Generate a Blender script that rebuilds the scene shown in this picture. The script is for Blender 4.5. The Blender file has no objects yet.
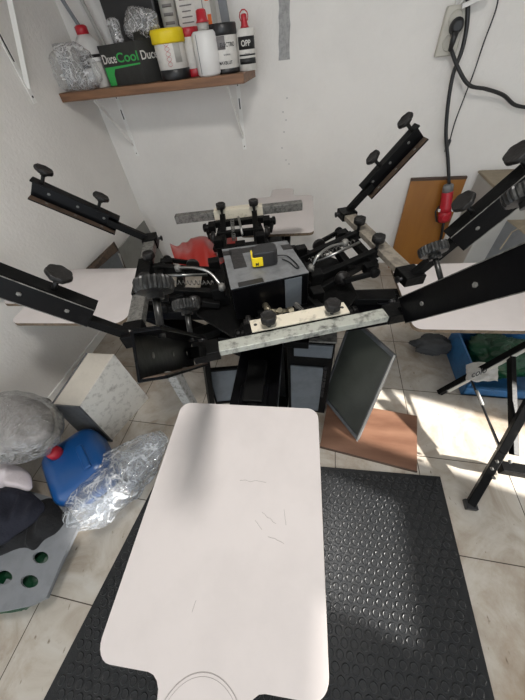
import bpy, bmesh, math, random
from mathutils import Vector, Matrix, noise
random.seed(7)
SC = bpy.context.scene
COL = SC.collection
V = Vector
PI = math.pi
CAMZ = 1.6
F = 274.0
RX, RY, RZ = (0.98278, -0.06573, 0.17269), (0.16326, 0.74915, -0.64196), (-0.08717, 0.65910, 0.74698)
_r = Matrix((RX, RY, RZ))
# re-orthonormalise the camera axes
_c0 = V((_r[0][0], _r[1][0], _r[2][0])).normalized()
_c2 = V((_r[0][2], _r[1][2], _r[2][2]))
_c2 = (_c2 - _c0 * _c2.dot(_c0)).normalized()
_c1 = _c2.cross(_c0)
ROT = Matrix(((_c0.x, _c1.x, _c2.x), (_c0.y, _c1.y, _c2.y), (_c0.z, _c1.z, _c2.z)))
EYE = V((0, 0, CAMZ))

def ray(px, py):
    return (ROT @ V((px - 262.5, 350 - py, -F))).normalized()
def Z(px, py, z):                      # the point seen at a pixel on the level z
    r = ray(px, py); return EYE + r * ((z - CAMZ) / r.z)
def Y(px, py, y):
    r = ray(px, py); return EYE + r * (y / r.y)
def Xp(px, py, x):
    r = ray(px, py); return EYE + r * (x / r.x)

# ------------------------------------------------------------------ materials
def mat(name, col, rough=.5, metal=0., var=0., vscale=8., dark=None, bump=0., bscale=60., spec=.5, trans=0., alpha=1., coat=0., vthr=(.45, .62)):
    m = bpy.data.materials.new(name); m.use_nodes = True
    nt = m.node_tree; N = nt.nodes; L = nt.links
    b = N['Principled BSDF']
    b.inputs['Base Color'].default_value = (*col, 1)
    b.inputs['Roughness'].default_value = rough
    b.inputs['Metallic'].default_value = metal
    b.inputs['Specular IOR Level'].default_value = spec
    b.inputs['Transmission Weight'].default_value = trans
    b.inputs['Alpha'].default_value = alpha
    b.inputs['Coat Weight'].default_value = coat
    tc = N.new('ShaderNodeTexCoord')
    if var > 0:
        n = N.new('ShaderNodeTexNoise'); n.inputs['Scale'].default_value = vscale; n.inputs['Detail'].default_value = 6
        n.inputs['Roughness'].default_value = .65
        L.new(tc.outputs['Object'], n.inputs['Vector'])
        cr = N.new('ShaderNodeValToRGB')
        cr.color_ramp.elements[0].position = vthr[0]; cr.color_ramp.elements[1].position = vthr[1]
        d = dark if dark else tuple(c * (1 - var) for c in col)
        cr.color_ramp.elements[0].color = (*col, 1)
        cr.color_ramp.elements[1].color = (*[c * (1 - var) + q * var for c, q in zip(col, d)], 1) if dark else (*d, 1)
        L.new(n.outputs['Fac'], cr.inputs['Fac']); L.new(cr.outputs['Color'], b.inputs['Base Color'])
    if bump > 0:
        n2 = N.new('ShaderNodeTexNoise'); n2.inputs['Scale'].default_value = bscale; n2.inputs['Detail'].default_value = 4
        L.new(tc.outputs['Object'], n2.inputs['Vector'])
        bp = N.new('ShaderNodeBump'); bp.inputs['Strength'].default_value = bump; bp.inputs['Distance'].default_value = .01
        L.new(n2.outputs['Fac'], bp.inputs['Height']); L.new(bp.outputs['Normal'], b.inputs['Normal'])
    return m

M = {}
M['wall'] = mat('wall_plaster', (.80, .775, .74), .8, var=.06, vscale=1.2, bump=.25, bscale=60)
M['ceil'] = mat('ceiling_paint', (.7, .69, .66), .9)
M['platen'] = mat('platen_laminate', (.60, .555, .54), .6, var=.05, vscale=5, spec=.25)
M['platen_edge'] = mat('chipboard_edge', (.16, .115, .075), .8, var=.4, vscale=60)
M['black'] = mat('black_painted_steel', (.004, .004, .004), .42, var=.5, vscale=25, dark=(.03, .029, .025), bump=.12, bscale=90, vthr=(.58, .8), spec=.1)
M['blackgloss'] = mat('black_enamel', (.002, .002, .0026), .28, spec=.12, var=.5, vscale=18, dark=(.018, .018, .02), bump=.06, bscale=60, vthr=(.6, .8))
M['knob'] = mat('knob_plastic', (.011, .010, .0095), .45, spec=.3, bump=.25, bscale=120)
M['ribbed'] = mat('ribbed_knob_plastic', (.010, .010, .010), .35, var=.5, vscale=60, dark=(.10, .10, .09), vthr=(.5, .75), spec=.35)
M['alu'] = mat('inked_aluminium', (.40, .41, .365), .5, metal=.3, var=.85, vscale=38, dark=(.06, .06, .055), bump=.2, bscale=80, vthr=(.48, .68))
M['alu_tan'] = mat('tan_stained_aluminium', (.30, .265, .215), .55, metal=.3, var=.6, vscale=30, dark=(.1, .085, .07), bump=.2, bscale=70)
M['alu_dark'] = mat('dirty_aluminium', (.2, .195, .18), .5, metal=.4, var=.8, vscale=60, dark=(.05, .05, .045), bump=.3, bscale=90)
M['cream'] = mat('cream_painted_plate', (.60, .55, .44), .5, var=.5, vscale=35, dark=(.12, .1, .08), vthr=(.55, .7))
M['greybox'] = mat('grey_hub_paint', (.15, .155, .16), .4, var=.3, vscale=20, bump=.08, bscale=90)
M['ducttape'] = mat('black_tape', (.018, .017, .017), .5, bump=.2, bscale=60)
M['slate'] = mat('slate_blue_panel', (.12, .135, .15), .3, var=.25, vscale=8)
M['rust'] = mat('rusty_brown_metal', (.09, .06, .042), .6, metal=.2, var=.7, vscale=30, dark=(.03, .025, .02))
M['steel'] = mat('bright_steel', (.36, .36, .35), .32, metal=1.)
M['brass'] = mat('dull_brass', (.38, .34, .25), .4, metal=.9, var=.4, vscale=40)
M['rubber'] = mat('black_rubber', (.011, .012, .0135), .34, spec=.4, var=.3, vscale=9, dark=(.012, .012, .012), bump=.12, bscale=140)
M['white'] = mat('white_plastic', (.72, .71, .69), .4, bump=.02)
M['whitepaint'] = mat('white_enamel', (.85, .84, .81), .45)
M['red'] = mat('red_plastic', (.45, .018, .03), .35)
M['redbag'] = mat('red_sheet_plastic', (.34, .02, .014), .33, bump=.1, bscale=25)
M['yellow'] = mat('yellow_plastic', (.82, .62, .01), .4, bump=.2, bscale=60)
M['labelw'] = mat('white_label', (.66, .64, .60), .5, var=.1, vscale=30)
M['labelk'] = mat('black_label', (.015, .015, .016), .45)
M['blackpl'] = mat('black_plastic', (.014, .014, .015), .35)
M['green'] = mat('green_print', (.03, .36, .07), .45)
M['orange'] = mat('orange_print', (.8, .16, .03), .5)
M['ink'] = mat('grey_print', (.18, .17, .17), .6)
M['inkred'] = mat('red_print', (.5, .06, .05), .6)
M['carton'] = mat('dark_carton', (.022, .022, .02), .5, var=.3, vscale=14)
M['card'] = mat('tan_cardboard', (.30, .25, .18), .8, var=.15, vscale=10)
M['graypl'] = mat('grey_moulded_plastic', (.20, .21, .225), .5, var=.12, vscale=14)
M['cabinet'] = mat('pale_grey_cabinet', (.42, .41, .38), .5, var=.1, vscale=3)
M['blue'] = mat('blue_jerrycan_plastic', (.008, .07, .235), .3, bump=.05, bscale=12)
M['bluecrate'] = mat('blue_crate_plastic', (.03, .13, .30), .4, var=.3, vscale=15)
M['greenbag'] = mat('green_bag_plastic', (.005, .05, .02), .3, bump=.8, bscale=30)
M['darkcloth'] = mat('navy_cloth', (.010, .011, .020), .95, bump=.4, bscale=90)
M['blackcloth'] = mat('black_cloth', (.008, .008, .009), .95, bump=.4, bscale=90)
M['greycontents'] = mat('grey_brown_fabric', (.30, .275, .26), .8, var=.3, vscale=9, bump=.5, bscale=14)
M['greycloth'] = mat('grey_rag', (.06, .06, .06), .95, bump=.4, bscale=60)
M['pinkcloth'] = mat('pale_pink_cloth', (.66, .60, .62), .9, bump=.3, bscale=80)
M['glassdark'] = mat('dark_mesh_film', (.05, .054, .046), .3, var=.3, vscale=4)
M['boxmetal'] = mat('splattered_white_steel', (.72, .70, .65), .35, metal=.1, var=.6, vscale=26, dark=(.2, .18, .15), vthr=(.5, .72), bump=.1, bscale=120)
M['boxside'] = mat('beige_steel_side', (.50, .455, .39), .45, var=.1, vscale=9)
M['boxdark'] = mat('grey_steel_edge', (.12, .125, .13), .4, metal=.3, var=.3, vscale=20)
M['gboard'] = mat('grey_board', (.18, .18, .165), .6, var=.2, vscale=6)
M['pencil'] = mat('pencil_graphite', (.24, .22, .21), .7)
M['greyplug'] = mat('grey_connector_plastic', (.17, .17, .17), .45)
M['tan_tape'] = mat('beige_socket_plastic', (.50, .48, .42), .45)
M['residue'] = mat('grey_adhesive', (.36, .36, .355), .7, var=.5, vscale=40, dark=(.18, .18, .18))
M['concrete_leg'] = mat('scuffed_grey_leg', (.34, .335, .32), .6, var=.8, vscale=50, dark=(.07, .07, .06), vthr=(.5, .65))

def wood(name, c1, c2, scale=3, axis=0, rough=.5, stretch=14):
    m = bpy.data.materials.new(name); m.use_nodes = True
    nt = m.node_tree; N = nt.nodes; L = nt.links; b = N['Principled BSDF']
    tc = N.new('ShaderNodeTexCoord'); mp = N.new('ShaderNodeMapping')
    s = [stretch] * 3; s[axis] = 1
    mp.inputs['Scale'].default_value = s
    n = N.new('ShaderNodeTexNoise'); n.inputs['Scale'].default_value = scale; n.inputs['Detail'].default_value = 6
    cr = N.new('ShaderNodeValToRGB')
    cr.color_ramp.elements[0].position = .3; cr.color_ramp.elements[1].position = .7
    cr.color_ramp.elements[0].color = (*c1, 1); cr.color_ramp.elements[1].color = (*c2, 1)
    L.new(tc.outputs['Object'], mp.inputs['Vector']); L.new(mp.outputs['Vector'], n.inputs['Vector'])
    L.new(n.outputs['Fac'], cr.inputs['Fac']); L.new(cr.outputs['Color'], b.inputs['Base Color'])
    b.inputs['Roughness'].default_value = rough
    return m
M['shelfwood'] = wood('shelf_pine', (.26, .13, .065), (.13, .06, .03), 4, 0)
M['orangewood'] = wood('orange_varnished_wood', (.33, .135, .018), (.25, .095, .012), 2, 2, .4, 6)
M['plywood'] = wood('reddish_plywood', (.22, .115, .072), (.12, .055, .032), 3, 0, .4, 5)
M['woodedge'] = mat('dark_wood_edge', (.07, .04, .025), .6)

def floor_mat():
    m = bpy.data.materials.new('marbled_floor_tile'); m.use_nodes = True
    nt = m.node_tree; N = nt.nodes; L = nt.links; b = N['Principled BSDF']
    tc = N.new('ShaderNodeTexCoord'); mp = N.new('ShaderNodeMapping')
    mp.inputs['Location'].default_value = (-(.615 - 5 * .438), -(.242 - 5 * .4355), 0)
    br = N.new('ShaderNodeTexBrick')
    br.offset = 0; br.squash = 1
    br.inputs['Scale'].default_value = 1; br.inputs['Brick Width'].default_value = .438; br.inputs['Row Height'].default_value = .4355
    br.inputs['Mortar Size'].default_value = .0022; br.inputs['Mortar Smooth'].default_value = .1; br.inputs['Bias'].default_value = 0
    br.inputs['Color1'].default_value = (1, 1, 1, 1); br.inputs['Color2'].default_value = (.93, .93, .93, 1); br.inputs['Mortar'].default_value = (.12, .10, .08, 1)
    L.new(tc.outputs['Object'], mp.inputs['Vector']); L.new(mp.outputs['Vector'], br.inputs['Vector'])
    n = N.new('ShaderNodeTexNoise'); n.inputs['Scale'].default_value = 4.5; n.inputs['Detail'].default_value = 8; n.inputs['Distortion'].default_value = 1.6
    n.inputs['Roughness'].default_value = .6
    L.new(tc.outputs['Object'], n.inputs['Vector'])
    cr = N.new('ShaderNodeValToRGB'); e = cr.color_ramp.elements
    e[0].position = .3; e[0].color = (.34, .285, .225, 1); e[1].position = .68; e[1].color = (.53, .50, .45, 1)
    q = e.new(.5); q.color = (.46, .415, .355, 1)
    L.new(n.outputs['Fac'], cr.inputs['Fac'])
    mx = N.new('ShaderNodeMix'); mx.data_type = 'RGBA'; mx.blend_type = 'MULTIPLY'; mx.inputs['Factor'].default_value = 1
    L.new(cr.outputs['Color'], mx.inputs['A']); L.new(br.outputs['Color'], mx.inputs['B'])
    # small dark specks and scuffs
    n3 = N.new('ShaderNodeTexNoise'); n3.inputs['Scale'].default_value = 60; n3.inputs['Detail'].default_value = 5
    mp3 = N.new('ShaderNodeMapping'); mp3.inputs['Scale'].default_value = (1, .45, 1); mp3.inputs['Rotation'].default_value = (0, 0, .7)
    L.new(tc.outputs['Object'], mp3.inputs['Vector']); L.new(mp3.outputs['Vector'], n3.inputs['Vector'])
    c3 = N.new('ShaderNodeValToRGB'); c3.color_ramp.elements[0].position = .66; c3.color_ramp.elements[1].position = .76
    c3.color_ramp.elements[0].color = (1, 1, 1, 1); c3.color_ramp.elements[1].color = (.42, .37, .31, 1)
    L.new(n3.outputs['Fac'], c3.inputs['Fac'])
    m2 = N.new('ShaderNodeMix'); m2.data_type = 'RGBA'; m2.blend_type = 'MULTIPLY'; m2.inputs['Factor'].default_value = 1
    L.new(mx.outputs['Result'], m2.inputs['A']); L.new(c3.outputs['Color'], m2.inputs['B'])
    n4 = N.new('ShaderNodeTexNoise'); n4.inputs['Scale'].default_value = 1.7; n4.inputs['Detail'].default_value = 7; n4.inputs['Roughness'].default_value = .7
    L.new(tc.outputs['Object'], n4.inputs['Vector'])
    c4 = N.new('ShaderNodeValToRGB'); c4.color_ramp.elements[0].position = .50; c4.color_ramp.elements[1].position = .68
    c4.color_ramp.elements[0].color = (1, 1, 1, 1); c4.color_ramp.elements[1].color = (.70, .60, .50, 1)
    L.new(n4.outputs['Fac'], c4.inputs['Fac'])
    m3 = N.new('ShaderNodeMix'); m3.data_type = 'RGBA'; m3.blend_type = 'MULTIPLY'; m3.inputs['Factor'].default_value = 1
    L.new(m2.outputs['Result'], m3.inputs['A']); L.new(c4.outputs['Color'], m3.inputs['B'])
    L.new(m3.outputs['Result'], b.inputs['Base Color'])
    b.inputs['Roughness'].default_value = .42
    return m
M['floor'] = floor_mat()

def film(name, tint, body, edge=.6, bs=25, strength=.8, crease=.5):
    """thin crinkled plastic film: clear, with glossy creases and a faint milky body"""
    m = bpy.data.materials.new(name); m.use_nodes = True
    nt = m.node_tree; N = nt.nodes; L = nt.links
    for n in list(N): N.remove(n)
    out = N.new('ShaderNodeOutputMaterial')
    tr = N.new('ShaderNodeBsdfTransparent'); tr.inputs['Color'].default_value = (.93, .94, .95, 1)
    gl = N.new('ShaderNodeBsdfGlossy'); gl.inputs['Roughness'].default_value = .16; gl.inputs['Color'].default_value = (1, 1, 1, 1)
    df = N.new('ShaderNodeBsdfDiffuse'); df.inputs['Color'].default_value = (*tint, 1)
    tc = N.new('ShaderNodeTexCoord')
    def ridge(sc):
        vo = N.new('ShaderNodeTexNoise'); vo.inputs['Scale'].default_value = sc; vo.inputs['Detail'].default_value = 4; vo.inputs['Distortion'].default_value = 1.5
        L.new(tc.outputs['Object'], vo.inputs['Vector'])
        a = N.new('ShaderNodeMath'); a.operation = 'SUBTRACT'; a.inputs[1].default_value = .5; L.new(vo.outputs['Fac'], a.inputs[0])
        b = N.new('ShaderNodeMath'); b.operation = 'ABSOLUTE'; L.new(a.outputs[0], b.inputs[0])
        return b
    rd = ridge(bs)
    bp = N.new('ShaderNodeBump'); bp.inputs['Strength'].default_value = strength; bp.inputs['Distance'].default_value = .05; bp.invert = True
    L.new(rd.outputs[0], bp.inputs['Height']); L.new(bp.outputs['Normal'], gl.inputs['Normal']); L.new(bp.outputs['Normal'], df.inputs['Normal'])
    # creases: narrow ridge lines of the same folds, cloudier than the flat film
    cr = N.new('ShaderNodeMapRange'); cr.inputs['From Min'].default_value = 0; cr.inputs['From Max'].default_value = .035; cr.inputs['To Min'].default_value = crease; cr.inputs['To Max'].default_value = 0
    L.new(rd.outputs[0], cr.inputs['Value'])
    lw = N.new('ShaderNodeLayerWeight'); lw.inputs['Blend'].default_value = .30
    L.new(bp.outputs['Normal'], lw.inputs['Normal'])
    ma = N.new('ShaderNodeMath'); ma.operation = 'MULTIPLY_ADD'; ma.inputs[1].default_value = edge; ma.inputs[2].default_value = .06
    L.new(lw.outputs['Facing'], ma.inputs[0])
    m1 = N.new('ShaderNodeMixShader'); ad = N.new('ShaderNodeMath'); ad.operation = 'ADD'; ad.use_clamp = True; ad.inputs[1].default_value = body
    L.new(cr.outputs[0], ad.inputs[0])
    L.new(ad.outputs[0], m1.inputs['Fac']); L.new(tr.outputs[0], m1.inputs[1]); L.new(df.outputs[0], m1.inputs[2])
    m2 = N.new('ShaderNodeMixShader'); L.new(ma.outputs[0], m2.inputs['Fac']); L.new(m1.outputs[0], m2.inputs[1]); L.new(gl.outputs[0], m2.inputs[2])
    L.new(m2.outputs[0], out.inputs['Surface'])
    return m
M['clear'] = film('clear_crinkled_film', (.70, .73, .76), .09, .38, 8, .8, .6)
M['clear2'] = film('cloudy_film', (.95, .94, .93), .10, .5, 11, .7, .55)
M['wrap'] = film('taut_wrap_film', (.5, .49, .48), .08, .6, 11, .8, .35)

# ------------------------------------------------------------------ mesh builder
class MB:
    def __init__(s): s.bm = bmesh.new(); s.mi = 0
    def _f(s, fs, smooth=False):
        for f in fs: f.material_index = s.mi; f.smooth = smooth
    def hull8(s, P):
        v = [s.bm.verts.new(p) for p in P]
        fs = [s.bm.faces.new([v[i] for i in q]) for q in ((3, 2, 1, 0), (4, 5, 6, 7), (0, 1, 5, 4), (1, 2, 6, 5), (2, 3, 7, 6), (3, 0, 4, 7))]
        s._f(fs); return s
    def box(s, c, size, R=None):
        c = V(c); x, y, z = [q / 2 for q in size]
        P = [V(p) for p in ((-x, -y, -z), (x, -y, -z), (x, y, -z), (-x, y, -z), (-x, -y, z), (x, -y, z), (x, y, z), (-x, y, z))]
        if R is not None: P = [R @ p for p in P]
        return s.hull8([c + p for p in P])
    def bar(s, p, q, w, h, up=(0, 0, 1)):
        p, q = V(p), V(q); d = (q - p).normalized(); t = V(up).cross(d)
        if t.length < 1e-4: t = V((1, 0, 0)).cross(d)
        t.normalize(); n = d.cross(t)
        R = Matrix((d, t, n)).transposed()
        return s.box((p + q) / 2, ((q - p).length, w, h), R)
    def prism(s, pts, ext, smooth=False, side=None):
        a = [s.bm.verts.new(V(p)) for p in pts]; b = [s.bm.verts.new(V(p) + V(ext)) for p in pts]
        f1 = s.bm.faces.new(a[::-1]); f2 = s.bm.faces.new(b); s._f([f1, f2])
        n = len(a); fs = [s.bm.faces.new((a[i], a[(i + 1) % n], b[(i + 1) % n], b[i])) for i in range(n)]
        s._f(fs, smooth)
        if side is not None:
            for f in fs + [f1]: f.material_index = side
        return s
    def lathe(s, o, ax, prof, seg=24, smooth=True, mod=None):
        o = V(o); ax = V(ax).normalized(); t = ax.orthogonal().normalized(); u = ax.cross(t)
        rings = []
        for (r, h) in prof:
            ring = []
            for k in range(seg):
                a = 2 * PI * k / seg; rr = r * (mod(k, r) if mod else 1)
                ring.append(s.bm.verts.new(o + ax * h + (t * math.cos(a) + u * math.sin(a)) * rr))
            rings.append(ring)
        for A, B in zip(rings, rings[1:]):
            s._f([s.bm.faces.new((A[k], A[(k + 1) % seg], B[(k + 1) % seg], B[k])) for k in range(seg)], smooth)
        s._f([s.bm.faces.new(rings[0][::-1]), s.bm.faces.new(rings[-1])])
        return s
    def tube(s, pts, r, seg=8):
        pts = [V(p) for p in pts]; rings = []; t = None
        for i, p in enumerate(pts):
            d = (pts[min(i + 1, len(pts) - 1)] - pts[max(i - 1, 0)]).normalized()
            if t is None: t = d.orthogonal().normalized()
            else: t = (t - d * t.dot(d)).normalized()
            u = d.cross(t)
            rings.append([s.bm.verts.new(p + (t * math.cos(2 * PI * k / seg) + u * math.sin(2 * PI * k / seg)) * r) for k in range(seg)])
        for A, B in zip(rings, rings[1:]):
            s._f([s.bm.faces.new((A[k], A[(k + 1) % seg], B[(k + 1) % seg], B[k])) for k in range(seg)], True)
        s._f([s.bm.faces.new(rings[0][::-1]), s.bm.faces.new(rings[-1])])
        return s
    def grid(s, fn, nu, nv, smooth=True, wrap=False):
        vs = [[s.bm.verts.new(V(fn(i / (nu - 1) if not wrap else i / nu, j / (nv - 1)))) for j in range(nv)] for i in range(nu)]
        rng = range(nu) if wrap else range(nu - 1)
        s._f([s.bm.faces.new((vs[i][j], vs[(i + 1) % nu][j], vs[(i + 1) % nu][j + 1], vs[i][j + 1])) for i in rng for j in range(nv - 1)], smooth)
        return s
    def build(s, name, mats, parent=None, bevel=0, solid=0, sub=0):
        bmesh.ops.recalc_face_normals(s.bm, faces=s.bm.faces) if not solid else None
        co = [v.co for v in s.bm.verts]
        lo = V([min(c[i] for c in co) for i in range(3)]); hi = V([max(c[i] for c in co) for i in range(3)])
        o = V(((lo.x + hi.x) / 2, (lo.y + hi.y) / 2, lo.z))
        for v in s.bm.verts: v.co -= o
        me = bpy.data.meshes.new(name); s.bm.to_mesh(me); s.bm.free()
        for m in (mats if isinstance(mats, (list, tuple)) else [mats]): me.materials.append(m)
        ob = bpy.data.objects.new(name, me); COL.objects.link(ob)
        ob.location = o - (wloc(parent) if parent else V((0, 0, 0)))
        if parent: ob.parent = parent
        if solid:
            md = ob.modifiers.new('thick', 'SOLIDIFY'); md.thickness = solid; md.offset = 0
        if sub:
            md = ob.modifiers.new('sub', 'SUBSURF'); md.levels = sub; md.render_levels = sub
        if bevel:
            md = ob.modifiers.new('bevel', 'BEVEL'); md.width = bevel; md.segments = 2; md.limit_method = 'ANGLE'; md.angle_limit = .6
        return ob
def wloc(o):
    l = V(o.location)
    while o.parent: o = o.parent; l += V(o.location)
    return l
def tag(o, label, cat, group=None, kind=None):
    o['label'] = label; o['category'] = cat
    if group: o['group'] = group
    if kind: o['kind'] = kind
    return o
def thing(name, loc, label, cat, group=None):
    o = bpy.data.objects.new(name, None); COL.objects.link(o); o.location = loc; o.empty_display_size = .05
    return tag(o, label, cat, group)
def struct(o): o['kind'] = 'structure'; return o
def copy_tree(o, delta=(0, 0, 0), parent=None):
    c = o.copy(); COL.objects.link(c); c.parent = parent
    if parent is None: c.location = V(o.location) + V(delta)
    for ch in list(o.children): copy_tree(ch, parent=c)
    return c
def text(name, s, size, origin, xdir, ydir, m, parent, depth=.0006, shear=0, width=None):
    """raised lettering: xdir runs along the line of text, ydir up the letters"""
    cu = bpy.data.curves.new(name, 'FONT'); cu.body = s; cu.size = size; cu.extrude = depth; cu.shear = shear
    cu.offset = size * .012
    tmp = bpy.data.objects.new(name, cu); COL.objects.link(tmp)
    bpy.context.view_layer.update()
    me = bpy.data.meshes.new_from_object(tmp.evaluated_get(bpy.context.evaluated_depsgraph_get()))
    bpy.data.objects.remove(tmp)
    x = V(xdir).normalized(); y = V(ydir).normalized(); n = x.cross(y)
    xs = [v.co.x for v in me.vertices]
    k = 1 if width is None else width / (max(xs) - min(xs))
    for v in me.vertices:
        c = v.co; v.co = x * c.x * k + y * c.y + n * c.z
    me.materials.clear(); me.materials.append(m)
    o = bpy.data.objects.new(name, me); COL.objects.link(o)
    o.location = V(origin) - (wloc(parent) if parent else V((0, 0, 0)))
    if parent: o.parent = parent
    return o
def wraptext(name, s, size, c, r, z, ang, m, parent, squeeze=1.):
    """lettering wrapped round an upright can: c centre, r radius, ang the facing direction"""
    o = text(name, s, size, (0, 0, 0), (1, 0, 0), (0, 1, 0), m, None)
    me = o.data; xs = [v.co.x for v in me.vertices]; mid = (min(xs) + max(xs)) / 2
    for v in me.vertices:
        a = ang + (v.co.x - mid) * squeeze / r; rr = r + .0015 + v.co.z
        v.co = V((c[0] + rr * math.cos(a), c[1] + rr * math.sin(a), z + v.co.y)) - (wloc(parent))
    o.parent = parent; o.location = (0, 0, 0)
    return o
def pipe(name, pts, r, m, parent=None, n=6, seg=8):
    """smooth cable through points"""
    P = [V(p) for p in pts]; Q = []
    for i in range(len(P) - 1):
        a, b, c, d = P[max(i - 1, 0)], P[i], P[i + 1], P[min(i + 2, len(P) - 1)]
        for k in range(n):
            t = k / n
            Q.append(.5 * ((2 * b) + (c - a) * t + (2 * a - 5 * b + 4 * c - d) * t * t + (3 * b - a - 3 * c + d) * t ** 3))
    Q.append(P[-1])
    return MB().tube(Q, r, seg).build(name, m, parent)

# ------------------------------------------------------------------ setting
WX, WY, RXW, FY, CZ = -1.80, 2.65, 2.25, -2.2, 2.72
struct(MB().box(((WX + RXW) / 2, (WY + FY) / 2, -.05), (RXW - WX + .4, WY - FY + .4, .1)).build('floor', M['floor']))
bpy.data.objects['floor'].data.transform(Matrix.Translation(bpy.data.objects['floor'].location)); bpy.data.objects['floor'].location = (0, 0, 0)
struct(MB().box((0.2, WY + .06, 1.4), (RXW - WX + .5, .12, 2.9)).build('wall_back', M['wall']))
struct(MB().box((WX - .06, (WY + FY) / 2, 1.4), (.12, WY - FY, 2.9)).build('wall_left', M['wall']))
struct(MB().box(((WX + RXW) / 2, (WY + FY) / 2, CZ + .05), (RXW - WX + .3, WY - FY + .3, .1)).build('ceiling', M['ceil']))
# unseen right wall, built as piers between openings shaped to cast sun patches
SUN = V((-.855, .20, -.50)).normalized()         # direction the sunlight travels
def wall_right():
    b = MB(); holes = HOLES
    ys = sorted({FY - 1.6, WY} | {h[0] for h in holes} | {h[1] for h in holes})
    for y0, y1 in zip(ys, ys[1:]):
        ym = (y0 + y1) / 2
        zs = sorted([(h[2], h[3]) for h in holes if h[0] < ym < h[1]])
        z = -.05
        for a, c in zs:
            if a > z: b.box((RXW + .04, ym, (z + a) / 2), (.08, y1 - y0, a - z))
            z = c
        b.box((RXW + .04, ym, (z + 2.85) / 2), (.08, y1 - y0, 2.85 - z))
    struct(b.build('wall_right', M['wall']))
def hole_for(x0, x1, y0, y1, z=0.):
    """opening in the right wall that lets the sun fall on x0..x1, y0..y1 at level z"""
    def q(x, y):
        t = (x - RXW) / SUN.x; return y - SUN.y * t, z - SUN.z * t
    a = q(x0, y0); b_ = q(x1, y0); c = q(x0, y1); d = q(x1, y1)
    zz = [a[1], b_[1]]; yy = [(a[0] + b_[0]) / 2, (c[0] + d[0]) / 2]
    return (min(yy), max(yy), min(zz), max(zz))
HOLES = [hole_for(.10, 1.45, .60, 1.04), hole_for(.02, .46, -.05, .48), hole_for(-1.35, -1.12, .04, .30)]
wall_right()
# grey strip of old adhesive on the back wall
p0, p1 = Y(278, 0, WY), Y(290, 68, WY)
b = MB()
out = []
for k in range(9): out.append((Y(279 + random.uniform(-.6, .6), 66 * k / 8 - 10, WY).x, WY - .001, Y(284, 70 * k / 8 - 10, WY).z))
for k in range(8, -1, -1): out.append((Y(290 + random.uniform(-.6, .6), 66 * k / 8 - 10, WY).x, WY - .001, Y(284, 70 * k / 8 - 10, WY).z))
b.prism(out, (0, -.0025, 0)); struct(b.build('trim_1', M['residue']))
b = MB()
for px, py in ((283, 112), (286, 120), (284, 132), (282, 148), (286, 160), (289, 164), (287, 98)):
    b.lathe(Y(px, py, WY - .001), (0, -1, 0), [(.0045, 0), (.004, .0015)], 7)
struct(b.build('trim_2', M['residue']))
# skirting on the left wall
struct(MB().box((WX + .006, (WY + FY) / 2, .035), (.012, WY - FY, .07)).build('baseboard_left', M['whitepaint']))

# ------------------------------------------------------------------ rubber mat
TR, TL, BL, BR = V((.712, .578, 0)), V((-.79, .50, 0)), V((-.955, -.75, 0)), V((.715, -.75, 0))
b = MB(); b.prism([BL, BR, TR, TL], (0, 0, .006))
ex = (TR - TL).normalized(); ey = V((-ex.y, ex.x, 0))
sp = .0385
def inside(p, mrg=.02):
    q = [BL, BR, TR, TL]
    for i in range(4):
        a, c = q[i], q[(i + 1) % 4]; e = (c - a).normalized()
        if e.x * (p.y - a.y) - e.y * (p.x - a.x) < mrg: return False
    return True
for i in range(-4, 50):
    for j in range(-48, 3):
        p = TL + ex * (sp * (i + .5 * (j % 2))) + ey * (sp * .87 * j)
        if inside(p):
            b.lathe(p + V((0, 0, .0055)), (0, 0, 1), [(.0158, 0), (.0142, .0028), (.0122, .0030), (.0105, .0012)], 12)
o = b.build('rubber_mat', M['rubber'])
tag(o, 'black rubber floor mat with raised round studs under the front platen', 'mat')

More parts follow.
